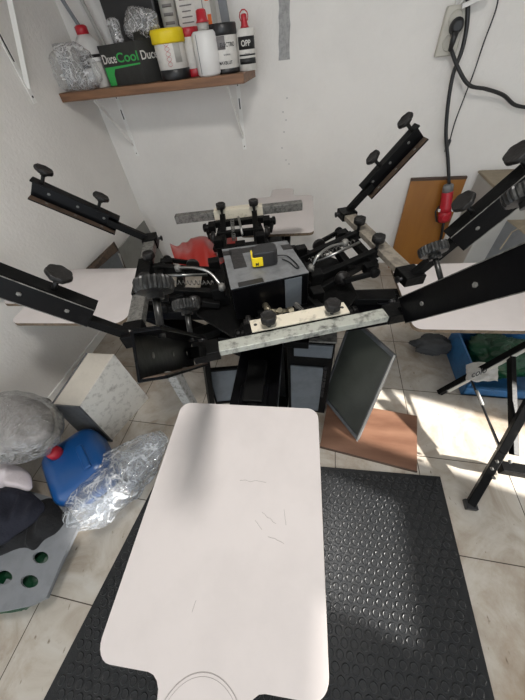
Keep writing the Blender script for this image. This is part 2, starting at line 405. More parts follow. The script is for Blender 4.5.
# ------------------------------------------------------------------ screen printing press
C = V((-.22, 1.04, 0))
press = thing('screen_printing_press', (C.x, C.y, 0), 'black manual screen printing press with four white platens around its hub', 'printing press')
PR = math.radians(3.5)
ZP = .80
def platen(ang, marks=False, dx=0., dr=0., di=0., cw=.035):
    d = V((math.cos(ang), math.sin(ang), 0)); t = V((-d.y, d.x, 0))
    pts = []
    def arc(cx, cy, r, a0, a1, n=6):
        for k in range(n + 1):
            a = math.radians(a0 + (a1 - a0) * k / n); pts.append((cx + r * math.cos(a), cy + r * math.sin(a)))
    r0, r1, w, cr = .60 + di, 1.20 + dr, .234, cw
    arc(r0 + cr, w - .004 - cr, cr, 180, 90); arc(r1 - cr, w - cr, cr, 90, 0)
    nw = .086                                                     # neck of the platen at its outer end
    arc(r1 + .03, nw + .03, .03, 180, 270, 4)
    arc(r1 + .13, nw - .03, .03, 90, 0, 4); arc(r1 + .13, -nw + .03, .03, 0, -90, 4)
    arc(r1 + .03, -nw - .03, .03, 90, 180, 4)
    arc(r1 - cr, -w + cr, cr, 0, -90); arc(r0 + cr, -w + .004 + cr, cr, -90, -180)
    W3 = [C + d * x + t * (y + dx) + V((0, 0, ZP - .018)) for x, y in pts[::-1]]
    pl = MB().prism(W3, (0, 0, .018), side=1).build('platen', [M['platen'], M['platen_edge']], press, bevel=.0015)
    # support arm under it, back to the hub
    a = MB()
    a.bar(C + d * .12 + V((0, 0, ZP - .075)), C + d * .98 + V((0, 0, ZP - .05)), .17, .05)
    a.bar(C + d * .50 + V((0, 0, ZP - .024)), C + d * .95 + V((0, 0, ZP - .024)), .10, .010)
    a.build('platen_arm', M['blackgloss'], pl, bevel=.003)
    a = MB(); a.bar(C + d * .70 + V((0, 0, ZP - .09)), C + (d * .10 + V((0, 0, .36)) if di else d * .38 + V((0, 0, .62))), .11, .03); a.build('arm_brace', M['blackgloss'], pl, bevel=.003)
    l = MB().bar(C + d * .40 + V((0, 0, ZP - .03)), C + d * .58 + V((0, 0, ZP - .03)), .07, .05)
    l.lathe(C + d * .58 + V((0, 0, ZP - .03)), d, [(.02, 0), (.02, .012), (.01, .018)], 12)
    l.build('platen_lock', M['black'], pl, bevel=.004)
    if marks:
        oc = Z(208, 673, ZP) + d * .085; oc.z = 0
        for rr, a0, a1, dz in ((.085, 95, 265, 0), (.080, 105, 250, 0), (.083, 120, 255, .003)):
            MB().tube([oc + (d * math.cos(math.radians(a0 + (a1 - a0) * k / 24)) + t * math.sin(math.radians(a0 + (a1 - a0) * k / 24))) * (rr + dz) + V((0, 0, ZP + .0002)) for k in range(25)], .0003, 5).build('pencil_mark', M['pencil'], pl)
        for q in (((262, 512), (276, 524)), ((284, 510), (286, 525)), ((192, 612), (196, 601)), ((255, 520), (262, 530)), ((268, 536), (284, 543)), ((240, 480), (266, 482))):
            MB().tube([Z(q[0][0] + (q[1][0] - q[0][0]) * k / 5, q[0][1] + (q[1][1] - q[0][1]) * k / 5 + random.uniform(-1, 1), ZP + .0001) for k in range(6)], .0004, 5).build('pencil_mark', M['pencil'], pl)
    return pl
platen(-PI / 2 + PR, True, -.010); platen(PR); platen(PI / 2 + PR); platen(PI + PR, dx=-.02, dr=.05, di=.045, cw=.055)

# hub: base plate, cover box with strips of tape
H0, H1, H2, H3 = [Z(*p, 1.06) for p in ((231, 290), (309, 273), (287, 241), (222, 250))]
q = MB(); q.lathe(C + V((0, 0, .70)), (0, 0, 1), [(.20, 0), (.22, .01), (.22, .05), (.10, .06), (.10, .16)], 32)
q.build('turntable', M['black'], press)
# lower and upper carousel plates: octagonal
for nm, zz, rr, th in (('carousel_plate', .865, .36, .016), ('carousel_plate', .815, .24, .02)):
    a0 = math.radians(13 + 22.5)
    MB().prism([C + V((.04, -.04, 0)) + V((rr * math.cos(a0 + k * PI / 4), rr * math.sin(a0 + k * PI / 4), zz)) for k in range(8)], (0, 0, th)).build(nm, M['black'], press, bevel=.003)
zb = .925
hb = MB().hull8([V((p.x, p.y, zb)) for p in (H0, H1, H2, H3)] + [H0, H1, H2, H3]).build('hub_cover', M['blackgloss'], press, bevel=.004)
hc = (H0 + H1 + H2 + H3) / 4
def up(p, dz=.002): return V((p.x, p.y, 1.06 + dz))
def lerp2(u, v): return H0.lerp(H1, u).lerp(H3.lerp(H2, u), v)
MB().prism([up(lerp2(*s), .0003) for s in ((0.0, 0.0), (1.0, 0.0), (1.0, 1.0), (0.0, 1.0))], (0, 0, .003)).build('cover_plate', M['greybox'], hb, bevel=.001)
for rect in (((.10, .42), (.28, .95)), ((.28, .80), (.62, .94)), ((0.10, .0), (.42, .10)), ((.86, .70), (1.0, .86)), ((-.0, .80), (.12, .92))):
    (u0, v0), (u1, v1) = rect
    MB().prism([up(lerp2(u, v), .0036) for u, v in ((u0, v0), (u1, v0), (u1, v1), (u0, v1))], (0, 0, .0008)).build('tape_strip', M['ducttape'], hb)
e = (H1 - H0).normalized(); nrm = V((e.y, -e.x, 0))
def face(u, z, off=.002): return V((H0.x, H0.y, 0)).lerp(V((H1.x, H1.y, 0)), u) + V((0, 0, z)) + nrm * off
MB().prism([face(.68, zb + .01), face(.90, zb + .01), face(.90, 1.055), face(.68, 1.055)], nrm * .003).build('front_panel', M['slate'], hb)
v = MB()                                   # brass tap-like fitting on the front
v.tube([face(.40, .965, -.005), face(.42, .965, .05)], .012, 12); v.tube([face(.40, .965, .045), face(.66, .955, .055)], .013, 12)
v.tube([face(.52, .95, .05), face(.44, .99, .07)], .008, 10); v.tube([face(.60, .93, .05), face(.54, .98, .06)], .010, 10)
v.lathe(face(.66, .955, .055), e, [(.018, 0), (.018, .018)], 6, False); v.lathe(face(.38, .965, .045), e, [(.016, 0), (.016, .016)], 6, False)
v.build('brass_fitting', M['brass'], hb)

def knob(b, o, ax, r, h, stem, ribs=False, seg=30):
    o = V(o); ax = V(ax).normalized()
    b.lathe(o, ax, [(.0065, -.012), (.0065, stem)], 10)
    if ribs:
        b.lathe(o + ax * (stem - .006), ax, [(r * .42, 0), (r * .42, .010), (r * .93, .012), (r, .018), (r, h), (r * .95, h + .004), (r * .5, h + .005)], 72, False, mod=lambda k, rr: 1 if rr < r * .8 else (1. if k % 3 else .93))
    else:
        b.lathe(o + ax * (stem - .004), ax, [(r * .35, -.008), (r * .38, 0), (r * .9, .004), (r, .010), (r, h - .003), (r * .92, h), (r * .80, h - .001), (r * .3, h - .004)], 28, True, mod=lambda k, rr: 1 - .05 * (math.cos(k * 2 * PI * 7 / 28)) * (rr > r * .7))
def dirv(az, el): a, e_ = math.radians(az), math.radians(el); return V((math.cos(a) * math.cos(e_), math.sin(a) * math.cos(e_), math.sin(e_)))

def head(mid, az, half, clamps, barmat, barw=.05, barh=.034, armlen=.26, plate=None, ends=True, plate_z=.02, knobspan=.085, hook=True, bent=None, center=None):
    """one print head; local axes: d outward, t to its left, up z"""
    d = dirv(az, 0); t = V((-d.y, d.x, 0)); zc = V((0, 0, 1)); mid = V(mid)
    P = lambda x, y, z=0.: mid + d * x + t * y + zc * z
    fr = MB()                              # the head frame: twin arms with rails, back to the hub
    for s_ in (-1, 1):
        fr.bar(P(-armlen, s_ * knobspan, -.085), P(-.015, s_ * knobspan, -.006), .028, .034)
        fr.bar(P(-armlen + .02, s_ * (knobspan + .05), -.10), P(-.05, s_ * (knobspan + .012), -.035), .02, .026)
    fr.bar(P(-.055, -knobspan - .05, -.028), P(-.055, knobspan + .05, -.028), .03, .03)
    fr.bar(P(-.135, -knobspan - .03, -.05), P(-.135, knobspan + .03, -.05), .03, .03)
    fr.box(P(-armlen + .01, 0, -.09), (.05, .05, .05), Matrix((d, t, zc)).transposed())
    fr.bar(P(-armlen, -.12, -.095), P(-armlen, .12, -.095), .04, .05)
    h_ = fr.build('print_head', M['black'], press, bevel=.002)
    MB().bar(P(0, -half), P(0, half), barw, barh).build('cross_bar', barmat, h_, bevel=.002)
    if center:
        MB().bar(P(0.0, -.13, .002), P(0.0, .13, .002), barw + .006, barh + .006).build('bar_sleeve', center, h_, bevel=.002)
    if plate:
        px_, pw = plate
        pb = MB().bar(P(px_, -pw, plate_z - .004), P(px_, pw, plate_z - .004), .052, .006)
        pb.build('registration_plate', M['cream'], h_, bevel=.001)
        for s_ in (-1, 1): MB().lathe(P(px_ - .002, s_ * (pw - .015), plate_z - .0012), (0, 0, 1), [(.006, 0), (.005, .0008)], 12).build('plate_hole', M['blackpl'], h_)
    for s_ in (-1, 1):
        kb = MB(); knob(kb, P(-.035 if plate else -.03, s_ * knobspan, .008), (0, 0, 1), .024, .03, .03); kb.build('adjustment_knob', M['knob'], h_)
        ms = MB(); ms.bar(P(-.05, s_ * (knobspan + .06), -.03), P(-.10, s_ * (knobspan + .06), -.036), .036, .04)
        ms.lathe(P(-.075, s_ * (knobspan + .06), -.033), t * s_, [(.016, .01), (.016, .03), (.02, .03), (.02, .045), (.012, .048)], 16)
        ms.build('micro_adjuster', M['black'], h_, bevel=.002)
    for s_ in (-1, 1):
        q0 = P(-armlen * .62, s_ * (knobspan + .045), -.06)
        MB().lathe(q0, t * s_, [(.028, 0), (.030, .004), (.030, .016), (.018, .020), (.018, .026), (.008, .028)], 22).build('pivot_disc', M['knob'], h_)
        MB().bar(q0 + t * s_ * .03, P(-armlen * .2, s_ * (knobspan + .10), -.03), .014, .02).build('lever', M['black'], h_, bevel=.002)
        MB().box(P(-armlen * .95, s_ * (knobspan + .02), -.055), (.05, .045, .05), Matrix((d, t, zc)).transposed()).build('hinge_block', M['black'], h_, bevel=.003)
    # lift spring between the arms
    sp_ = []
    A, B_ = P(-armlen + .03, .03, -.06), P(-.06, .035, -.01)
    for k in range(120):
        u = k / 119; c_ = A.lerp(B_, u); w_ = 2 * PI * 13 * u
        sp_.append(c_ + (t * math.cos(w_) + zc * math.sin(w_)) * .009)
    MB().tube(sp_, .0018, 5).build('lift_spring', M['alu_dark'], h_)
    if hook:
        MB().tube([P(-.06, 0.0, .0), P(-armlen + .05, -.015, -.045)], .006, 8).build('stop_rod', M['steel'], h_)
    if bent:
        pipe('bent_rod', bent, .0055, M['steel'], h_)
        for q_ in (bent[0], bent[-1]):
            MB().lathe(V(q_) - zc * .012, zc, [(.012, 0), (.014, .004), (.014, .02), (.009, .026)], 12).build('rod_end', M['alu_dark'], h_)
    for (side, el, s0, s1, kn, ribs, daz, *opt) in clamps:
        cd = dirv(az + daz, el); y = side * half
        base = P(0, y)
        n_ = cd.cross(V((-math.sin(math.radians(az + daz)), math.cos(math.radians(az + daz)), 0)))
        tt = V((-math.sin(math.radians(az + daz)), math.cos(math.radians(az + daz)), 0))
        if n_.z < 0: n_ = -n_
        # sleeve on the bar end with thumb screw, then the square arm
        sl = MB(); sl.bar(P(0, y - side * .05), P(0, y + side * .028), barw + .014, barh + .014)
        sl.bar(base, base + cd * (s0 + .04), .026, .03, up=n_)
        sc = sl.build('clamp_arm', M['black'], h_, bevel=.002)
        ts = MB(); knob(ts, P(-.03, y, -.0), -d, .012, .008, .018); ts.build('thumb_screw', M['blackpl'], h_)
        # C-channel: web on the outer side, flanges pointing inwards
        HH, FL, T = (.07 if 'raised' in opt else .078), .045, .005
        ch = MB(); fl_ = -1 if 'flip' in opt else 1; up_ = .026 if 'raised' in opt else 0.; off = tt * (side * .017 * fl_) + n_ * up_
        a_, b__ = base + cd * s0 + off, base + cd * s1 + off
        ch.bar(a_, b__, T, HH, up=n_)
        for sg in (1, -1):
            c2 = tt * (-side * fl_ * (FL / 2 - T / 2)) + n_ * (sg * (HH / 2 - T / 2))
            ch.bar(a_ + c2, b__ + c2, FL, T, up=n_)
        cob = ch.build('screen_clamp', M['blackgloss'], h_, bevel=.001)
        # worn dusty lip along the flange, bolts with bright heads
        lp = MB(); c2 = tt * (-side * fl_ * (FL / 2)) - n_ * (HH / 2 - T - .0006)
        lp.bar(a_ + c2, b__ + c2, FL - .012, .0012, up=n_); lp.build('worn_flange', M['rust'], h_)
        we = MB(); c4 = tt * (side * fl_ * T * .5) + n_ * (HH / 2); we.bar(a_ + c4, b__ + c4, .0022, .0022, up=n_); c5 = tt * (side * fl_ * T * .5) - n_ * (HH / 2)  # bright strips paint the highlight lines along the worn channel edges
        we.build('worn_lit_edge', M['alu_dark'], h_); MB().bar(a_ + c5, b__ + c5, .002, .002, up=n_).build('worn_lit_edge', M['alu_dark'], h_)
        pad = MB(); c3 = tt * (-side * fl_ * (FL / 2)) + n_ * (HH / 2 + .001)
        pad.bar(a_ + c3, b__ + c3, FL * .92, .0016, up=n_); pad.build('dusty_flange', M['black'], h_)
        for q_ in (.18, .5, .82):
            pt = a_.lerp(b__, q_)
            MB().lathe(pt + tt * side * fl_ * (T / 2), tt * side * fl_, [(.006, -.006), (.006, .003)], 6, False).build('clamp_bolt', M['alu_dark'], h_)
            MB().lathe(pt + c2 + n_ * .001, n_, [(.006, 0), (.005, .002)], 8).build('clamp_bolt', M['alu_dark'], h_)
        for sk in kn:
            kb = MB(); knob(kb, base + cd * sk + tt * (-side * .006) + n_ * (HH / 2 + up_), n_, .030 if not ribs else .033, .020 if not ribs else .030, .045 if not ribs else .06, ribs)
            kb.build('clamp_knob', M['ribbed'] if ribs else M['knob'], h_)
    return h_

ZB = 1.0
# front head: bar across the picture; its clamps rise towards the photographer
fL, fR = Z(203, 352, ZB), Z(400, 312, ZB)
md = (fL + fR) / 2; half = (fR - fL).length / 2; azb = math.degrees(math.atan2((fR - fL).y, (fR - fL).x))
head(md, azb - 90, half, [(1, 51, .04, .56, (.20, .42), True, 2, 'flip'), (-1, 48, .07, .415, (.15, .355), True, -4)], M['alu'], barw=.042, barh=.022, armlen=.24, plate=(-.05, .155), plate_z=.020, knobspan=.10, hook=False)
# right head
rA, rB = Z(346, 213, ZB), Z(411, 277, ZB)
md = (rA + rB) / 2; half = (rA - rB).length / 2; azb = math.degrees(math.atan2((rA - rB).y, (rA - rB).x))
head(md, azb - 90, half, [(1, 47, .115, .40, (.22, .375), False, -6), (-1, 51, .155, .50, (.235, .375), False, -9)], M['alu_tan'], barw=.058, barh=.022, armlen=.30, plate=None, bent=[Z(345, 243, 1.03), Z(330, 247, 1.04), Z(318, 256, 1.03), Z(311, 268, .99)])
# back head, no clamps fitted
bA, bB = Z(176, 219, ZB), Z(302, 205, ZB)
md = (bA + bB) / 2; half = (bA - bB).length / 2; azb = math.degrees(math.atan2((bB - bA).y, (bB - bA).x))
md2 = md
head(md, azb + 90, half, [], M['alu_dark'], armlen=.22, center=M['cream'], barw=.042, barh=.04)
# left head
lA, lB = Z(151, 240, ZB), Z(134, 336, ZB)
md = (lA + lB) / 2; half = (lA - lB).length / 2; azb = math.degrees(math.atan2((lA - lB).y, (lA - lB).x))
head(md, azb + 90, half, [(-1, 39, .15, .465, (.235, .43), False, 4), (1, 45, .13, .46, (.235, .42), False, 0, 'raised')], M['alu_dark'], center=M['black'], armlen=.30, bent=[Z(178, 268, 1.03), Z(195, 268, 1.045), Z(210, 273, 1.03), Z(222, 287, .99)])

# stand of the press: column, cross feet, scuffed legs
q = MB(); q.box((C.x, C.y, .37), (.16, .16, .70)); q.build('column', M['black'], press, bevel=.004)
q = MB(); q.box((C.x, C.y, .68), (.42, .42, .04)); q.build('stand_top', M['black'], press, bevel=.004)
q = MB(); q.box((C.x, C.y, .01), (.19, .30, .02)); q.build('floor_plate', M['black'], press, bevel=.003)
g0 = Z(185, 402, .3)
MB().box((g0.x, g0.y + .03, .37), (.055, .055, .74)).build('stand_leg', M['concrete_leg'], press, bevel=.003)
MB().bar((g0.x + .07, g0.y + .09, .02), (g0.x + .16, g0.y + .16, .72), .05, .03).build('stand_brace', M['black'], press, bevel=.003)
MB().bar((g0.x, g0.y + .03, .72), (C.x, C.y, .70), .06, .04).build('stand_brace', M['black'], press, bevel=.003)

# ------------------------------------------------------------------ tape measure on the hub
tp = Z(266, 262, 1.065); tp.z = 1.0648
tm = thing('tape_measure', tp, 'black and yellow tape measure with a wrist strap on the hub cover', 'tape measure')
ax = V((.96, .28, 0)).normalized() * 1.3; ay = V((-ax.y, ax.x, 0))
pts = []
for x, y, r_ in ((.032, .026, .016), (-.032, .026, .022), (-.036, -.024, .006), (.032, -.024, .016)):
    a0 = {(1, 1): 0, (-1, 1): 90, (-1, -1): 180, (1, -1): 270}[(1 if x > 0 else -1, 1 if y > 0 else -1)]
    for k in range(5):
        a = math.radians(a0 + 90 * k / 4); sx = 1 if x > 0 else -1; sy = 1 if y > 0 else -1
        pts.append(tp + ax * (x - sx * r_ + r_ * math.cos(a)) + ay * (y - sy * r_ + r_ * math.sin(a)))
MB().prism(pts, (0, 0, .056)).build('case', M['blackpl'], tm, bevel=.005)
def tpp(x, y, z): return tp + ax * x + ay * y + V((0, 0, z))
MB().prism([tpp(-.0385, -.026, .006), tpp(-.010, -.0265, .006), tpp(-.010, -.0265, .040), tpp(-.0385, -.026, .040)], ay * .02).build('yellow_sticker', M['yellow'], tm, bevel=.002)
MB().prism([tpp(-.0395, -.018, .005), tpp(-.0395, .018, .005), tpp(-.0395, .018, .040), tpp(-.0395, -.018, .040)], ax * .004).build('yellow_sticker', M['yellow'], tm)
text('lettering', 'M', .016, tpp(-.031, -.0275, .012), ax, (0, 0, 1), M['labelk'], tm)
pipe('wrist_strap', [tpp(.03, .01, .012), tpp(.06, .01, .006), tpp(.075, -.02, .003), tpp(.082, -.05, .003), tpp(.074, -.052, .003), tpp(.062, -.02, .003), tpp(.045, -.004, .006)], .0025, M['blackpl'], tm)

# ------------------------------------------------------------------ wall shelf with its goods
SY, SZ0, SZ1, SXR = 2.27, 1.432, 1.478, Y(244, 80, 2.27).x
sh = thing('wall_shelf', ((WX + SXR) / 2, WY, SZ0), 'brown wooden plank shelf on white metal brackets in the wall corner', 'shelf')
MB().box(((WX + SXR) / 2 + .001, (SY + WY) / 2, (SZ0 + SZ1) / 2), (SXR - WX - .002, WY - SY - .002, SZ1 - SZ0)).build('shelf_board', M['shelfwood'], sh, bevel=.003)
def bracket(xw, parent):
    q = MB(); q.box((xw, WY - .003, 1.225), (.028, .005, .41)); q.box((xw, 2.48, SZ0 - .003), (.028, .33, .005))
    q.build('bracket', M['whitepaint'], parent)
    st = MB(); st.bar((xw, WY - .008, 1.10), (xw, 2.36, SZ0 - .006), .028, .006, up=(1, 0, 0)); st.build('bracket_strut', M['whitepaint'], parent)
    hs = MB()
    hs.box((xw, WY - .0065, 1.30), (.008, .002, .06)); hs.lathe((xw, WY - .005, 1.04), (0, -1, 0), [(.005, 0), (.004, .003)], 8); hs.lathe((xw, WY - .005, 1.40), (0, -1, 0), [(.005, 0), (.004, .003)], 8)
    hs.build('bracket_slot', M['blackpl'], parent)
bracket(-1.61, sh); bracket(Y(245, 150, WY).x, sh)
# a second bracket with its shelf on the left wall, only its lower end is in view
lw = thing('side_wall_shelf', (WX, 2.05, 1.48), 'white metal shelf bracket screwed to the left wall beside the corner', 'bracket')
a_, b_ = Xp(33, 99, WX), Xp(0, 38, WX)
MB().box((WX + .003, 2.03, 1.79), (.005, .03, .66)).build('wall_plate', M['whitepaint'], lw)
tpz = 2.10
MB().bar((WX + .006, 2.03, 1.53), (WX + .30, 2.03, tpz), .03, .006, up=(0, 1, 0)).build('strut', M['whitepaint'], lw)
MB().box((WX + .19, 2.03, tpz + .005), (.38, .03, .006)).build('arm', M['whitepaint'], lw)
MB().box((WX + .20, 1.75, tpz + .03), (.40, 1.75, .04)).build('board', M['shelfwood'], lw)
hs = MB(); hs.lathe((WX + .005, 2.03, 1.49), (1, 0, 0), [(.007, 0), (.006, .003)], 8); hs.box((WX + .0065, 2.03, 1.70), (.002, .008, .12)); hs.build('slot', M['blackpl'], lw)

FACE = math.radians(-74)          # cans face the room
def can(name, px0, px1, y, h, parts, label, cat, ang=FACE, rad=None, z0=None):
    """upright round container standing on the shelf; px0/px1 are its sides near its foot"""
    z0 = SZ1 if z0 is None else z0
    a = Y(px0[0], px0[1], y); b_ = Y(px1[0], px1[1], y); cx = (a.x + b_.x) / 2; r = rad or abs(b_.x - a.x) / 2
    o = thing(name, (cx, y, z0), label, cat)
    parts(o, (cx, y), r, z0, h, ang); return o
def ring(o, name, c, r, z0, z1, m, bev=.003):
    return MB().lathe((c[0], c[1], z0), (0, 0, 1), [(r - bev, 0), (r, bev), (r, z1 - z0 - bev), (r - bev, z1 - z0)], 32).build(name, m, o)
def patch(o, name, c, r, z0, z1, a0, a1, m, n=14):
    b = MB(); b.grid(lambda u, v: (c[0] + (r + .001) * math.cos(a0 + (a1 - a0) * u), c[1] + (r + .001) * math.sin(a0 + (a1 - a0) * u), z0 + (z1 - z0) * v), n, 2)
    return b.build(name, m, o, solid=.0008)
def red_spout(o, c, r, z):
    MB().lathe((c[0], c[1], z), (0, 0, 1), [(r * .55, 0), (r * .4, .012), (r * .34, .03), (r * .34, .05), (r * .22, .055)], 18).build('cap', M['red'], o)
    MB().tube([V((c[0], c[1], z + .045)) + V((r * .5 * math.cos(k * PI / 5), 0, r * .5 * math.sin(k * PI / 5))) for k in range(11)], .003, 6).build('cap_loop', M['red'], o)

def p_yellow(o, c, r, z, h, a):
    ring(o, 'base', c, r * .98, z, z + .05, M['blackpl']); ring(o, 'body', c, r * .965, z + .045, z + h * .72, M['labelw'])
    MB().lathe((c[0], c[1], z + h * .70), (0, 0, 1), [(r * 1.0, 0), (r * 1.06, .006), (r * 1.03, h * .17), (r * 1.05, h * .20), (r * .97, h * .26), (r * .8, h * .27)], 40, True, mod=lambda k, q: 1 + .02 * math.sin(k * 2.4) + .012 * math.sin(k * 5.1)).build('lid', M['yellow'], o)
    tb = MB()
    for s_, ph in ((0, 0), (1, PI)):
        tb.tube([V((c[0] + (r * .965 + .002) * math.cos(a - .1 + .16 * math.sin(k * .9 + ph)), c[1] + (r * .965 + .002) * math.sin(a - .1 + .16 * math.sin(k * .9 + ph)), z + .06 + k * .006)) for k in range(19)], .0009, 5)
    tb.build('red_pattern', M['inkred'], o)
    patch(o, 'print_block', c, r * .965, z + .075, z + .165, a + .3, a + .75, M['cabinet'])
can('ink_tub', (164, 82), (191, 78), 2.375, .222, p_yellow, 'white ink tub with a crumpled yellow lid and black base on the shelf', 'tub')
def p_redcan(o, c, r, z, h, a):
    ring(o, 'body', c, r, z, z + h, M['labelw']); ring(o, 'base', c, r * 1.01, z, z + .04, M['red']); ring(o, 'top_band', c, r * 1.02, z + h - .03, z + h + .01, M['red'])
can('paint_can', (188, 78), (206, 77), 2.46, .20, p_redcan, 'narrow can with red bands at top and base behind the plain white bottle', 'can')
def p_bottle(o, c, r, z, h, a):
    ring(o, 'body', c, r, z, z + h, M['white'], .012)
    MB().lathe((c[0], c[1], z + h), (0, 0, 1), [(r * .45, -.004), (r * .42, .03), (r * .35, .032)], 20).build('neck', M['cabinet'], o)
    MB().lathe((c[0], c[1], z + h + .03), (0, 0, 1), [(r * .5, 0), (r * .4, .012), (r * .36, .045), (r * .24, .05)], 18).build('cap', M['red'], o)
    patch(o, 'seam', c, r, z + .012, z + h - .012, a - .75, a - .70, M['graypl'])
can('solvent_bottle', (200, 79), (223, 77), 2.345, .185, p_bottle, 'plain white bottle with a red nozzle cap at the shelf front', 'bottle')
def p_jar(o, c, r, z, h, a):
    ring(o, 'body', c, r * .97, z, z + h * .78, M['labelw']); ring(o, 'base', c, r * .985, z, z + .025, M['blackpl'])
    MB().lathe((c[0], c[1], z + h * .77), (0, 0, 1), [(r * 1.0, 0), (r * 1.04, .004), (r * 1.04, h * .2), (r * .98, h * .23)], 44, True, mod=lambda k, q: 1 if k % 2 else .985).build('lid', M['blackpl'], o)
    patch(o, 'dark_print', c, r * .97, z + h * .50, z + h * .76, a - .8, a + .05, M['ink'])
    wraptext('lettering', 'ELECTRO', .024, c, r * .97, z + h * .55, a + .25, M['labelk'], o, .9)
    wraptext('lettering', 'MAXBLUT', .020, c, r * .97, z + h * .20, a - .05, M['labelk'], o, .9)
    wraptext('lettering', 'emulsion', .012, c, r * .97, z + h * .38, a + .1, M['ink'], o, .9)
can('emulsion_jar', (216, 76), (240, 72), 2.40, .205, p_jar, 'white labelled jar with a black screw lid on the shelf', 'jar')
def p_opp(o, c, r, z, h, a):
    ring(o, 'body', c, r, z, z + h, M['labelw'], .004); patch(o, 'black_band', c, r, z + h * .52, z + h * .82, a - 1., a + 1., M['labelk'])
    patch(o, 'black_band', c, r, z + .03, z + .055, a - 1., a + 1., M['labelk']); patch(o, 'black_band', c, r, z + .065, z + .072, a - 1., a + 1., M['labelk'])
    wraptext('lettering', 'OPP', .034, c, r + .001, z + h * .60, a - .1, M['labelw'], o, .9)
    wraptext('lettering', 'cleaner', .012, c, r, z + h * .40, a, M['ink'], o, .9)
    red_spout(o, c, r * .9, z + h)
can('spray_can', (240, 72), (257, 69), 2.44, .175, p_opp, 'OPP can with a red ring cap at the right end of the shelf', 'can')
def p_opp2(o, c, r, z, h, a):
    MB().lathe((c[0], c[1], z), (0, 0, 1), [(r, 0), (r, h * .72), (r * .85, h * .86), (r * .4, h)], 28).build('body', M['white'], o)
    patch(o, 'black_band', c, r, z + h * .38, z + h * .62, a - 1., a + 1.1, M['labelk'])
    wraptext('lettering', 'OPP', .036, c, r + .001, z + h * .43, a, M['labelw'], o, .9)
    MB().lathe((c[0], c[1], z + h), (0, 0, 1), [(r * .45, -.01), (r * .45, .03), (r * .3, .038)], 18).build('cap', M['red'], o)
can('solvent_bottle', (92, 86), (113, 84), 2.53, .25, p_opp2, 'white OPP bottle with red cap behind the clear bag, left end of shelf', 'bottle', ang=math.radians(-70))
def p_tub(o, c, r, z, h, a):
    ring(o, 'body', c, r, z, z + h, M['labelw']); ring(o, 'lid', c, r * 1.1, z + h, z + h + .02, M['white'])
can('plastic_tub', (101, 90), (111, 88), 2.40, .12, p_tub, 'small white tub with white lid between clear bag and dark carton', 'tub')

# carton with lettering
cA, cB, cC = Y(112, 89, 2.36), Y(147, 85, 2.315), Y(165, 81, 2.40)
cA = V((cA.x, 2.36, SZ1)); cB = V((cB.x, 2.315, SZ1)); cC = V((cC.x, 2.42, SZ1)); cD = cA + (cC - cB)
bx = thing('ink_carton', ((cA.x + cC.x) / 2, 2.4, SZ1), 'black carton with green panel reading DuceCool in the middle of the shelf', 'carton')
hC = .185
MB().hull8([cA, cB, cC, cD] + [p + V((0, 0, hC)) for p in (cA, cB, cC, cD)]).build('body', M['carton'], bx, bevel=.002)
e1 = (cB - cA).normalized(); n1 = V((e1.y, -e1.x, 0)); e2 = (cC - cB).normalized(); n2 = V((e2.y, -e2.x, 0)); w1 = (cB - cA).length
MB().prism([cA + e1 * .004 + V((0, 0, .004)), cA + e1 * .055 + V((0, 0, .004)), cA + e1 * .062 + V((0, 0, .055)), cA + e1 * .08 + V((0, 0, .078)), cA + e1 * w1 * .99 + V((0, 0, .088)), cA + e1 * w1 * .99 + V((0, 0, .094)), cA + e1 * .004 + V((0, 0, .088))], n1 * .001).build('green_panel', M['green'], bx)
text('lettering', 'Duce', .058, cA + e1 * .008 + n1 * .0015 + V((0, 0, .105)), e1, (0, 0, 1), M['labelw'], bx, width=.105)
text('lettering', 'Cool', .058, cA + e1 * .118 + n1 * .0015 + V((0, 0, .105)), e1, (0, 0, 1), M['green'], bx, width=w1 - .125)
text('lettering', 'Duce', .055, cB + e2 * .012 + n2 * .0015 + V((0, 0, .105)), e2, (0, 0, 1), M['labelw'], bx, width=(cC - cB).length * .8)
MB().prism([cB + V((0, 0, hC)), cC + V((0, 0, hC)), cC + V((0, 0, hC + .045)) + n2 * .01, cB + V((0, 0, hC + .03)) + n2 * .015], n2 * .002).build('flap', M['carton'], bx)

def blob(c, size, seed, amp=.18, freq=3., nu=56, nv=40, crumple=.05, flat=.0, R=None):
    c = V(c)
    def fn(u, v):
        a = 2 * PI * u; b_ = PI * (v - .5) * .9999
        p = V((math.cos(a) * math.cos(b_), math.sin(a) * math.cos(b_), math.sin(b_)))
        k = 1 + amp * noise.noise(p * freq * .5 + V((seed, 0, 0))) + crumple * (abs(noise.noise(p * freq * 2.4 + V((0, seed, 0)))) * 2 - .5) + crumple * .5 * noise.noise(p * freq * 6 + V((0, 0, seed)))
        q_ = V((p.x * size[0], p.y * size[1], p.z * size[2])) * k
        if R is not None: q_ = R @ q_
        q_ += c
        q_.z = max(q_.z, flat + .0005)
        return q_
    return MB().grid(fn, nu, nv, True, True)

# clear bags and tools on the shelf
cb = Y(80, 72, 2.36)
o = blob((cb.x - .03, 2.37, SZ1 + .095), (.18, .085, .12), 3, .22, 2.4, flat=SZ1, crumple=.05).build('plastic_bag', M['clear2']); tag(o, 'clear plastic bag of white bits at the left end of the shelf', 'bag')
o = MB().grid(lambda u, v: V((cb.x - .165 + u * .13 + v * .03 - .04, 2.42 + .012 * math.sin(u * 9 + v * 5), SZ1 + .002 + (1 - v) * .22)) if True else 0, 14, 14).build('bag_sleeve', M['clear2'], None, solid=.002); tag(o, 'flat clear plastic sleeve standing against the left wall on the shelf', 'sleeve')
bc = Y(140, 20, 2.40)
o = blob((bc.x, 2.40, SZ1 + hC + .062), (.115, .07, .068), 9, .22, 2.4, flat=SZ1 + hC, crumple=.05).build('plastic_bag', M['clear2']); tag(o, 'scrunched clear plastic bag lying on top of the dark carton', 'bag')
bt_ = Y(118, 40, 2.36)
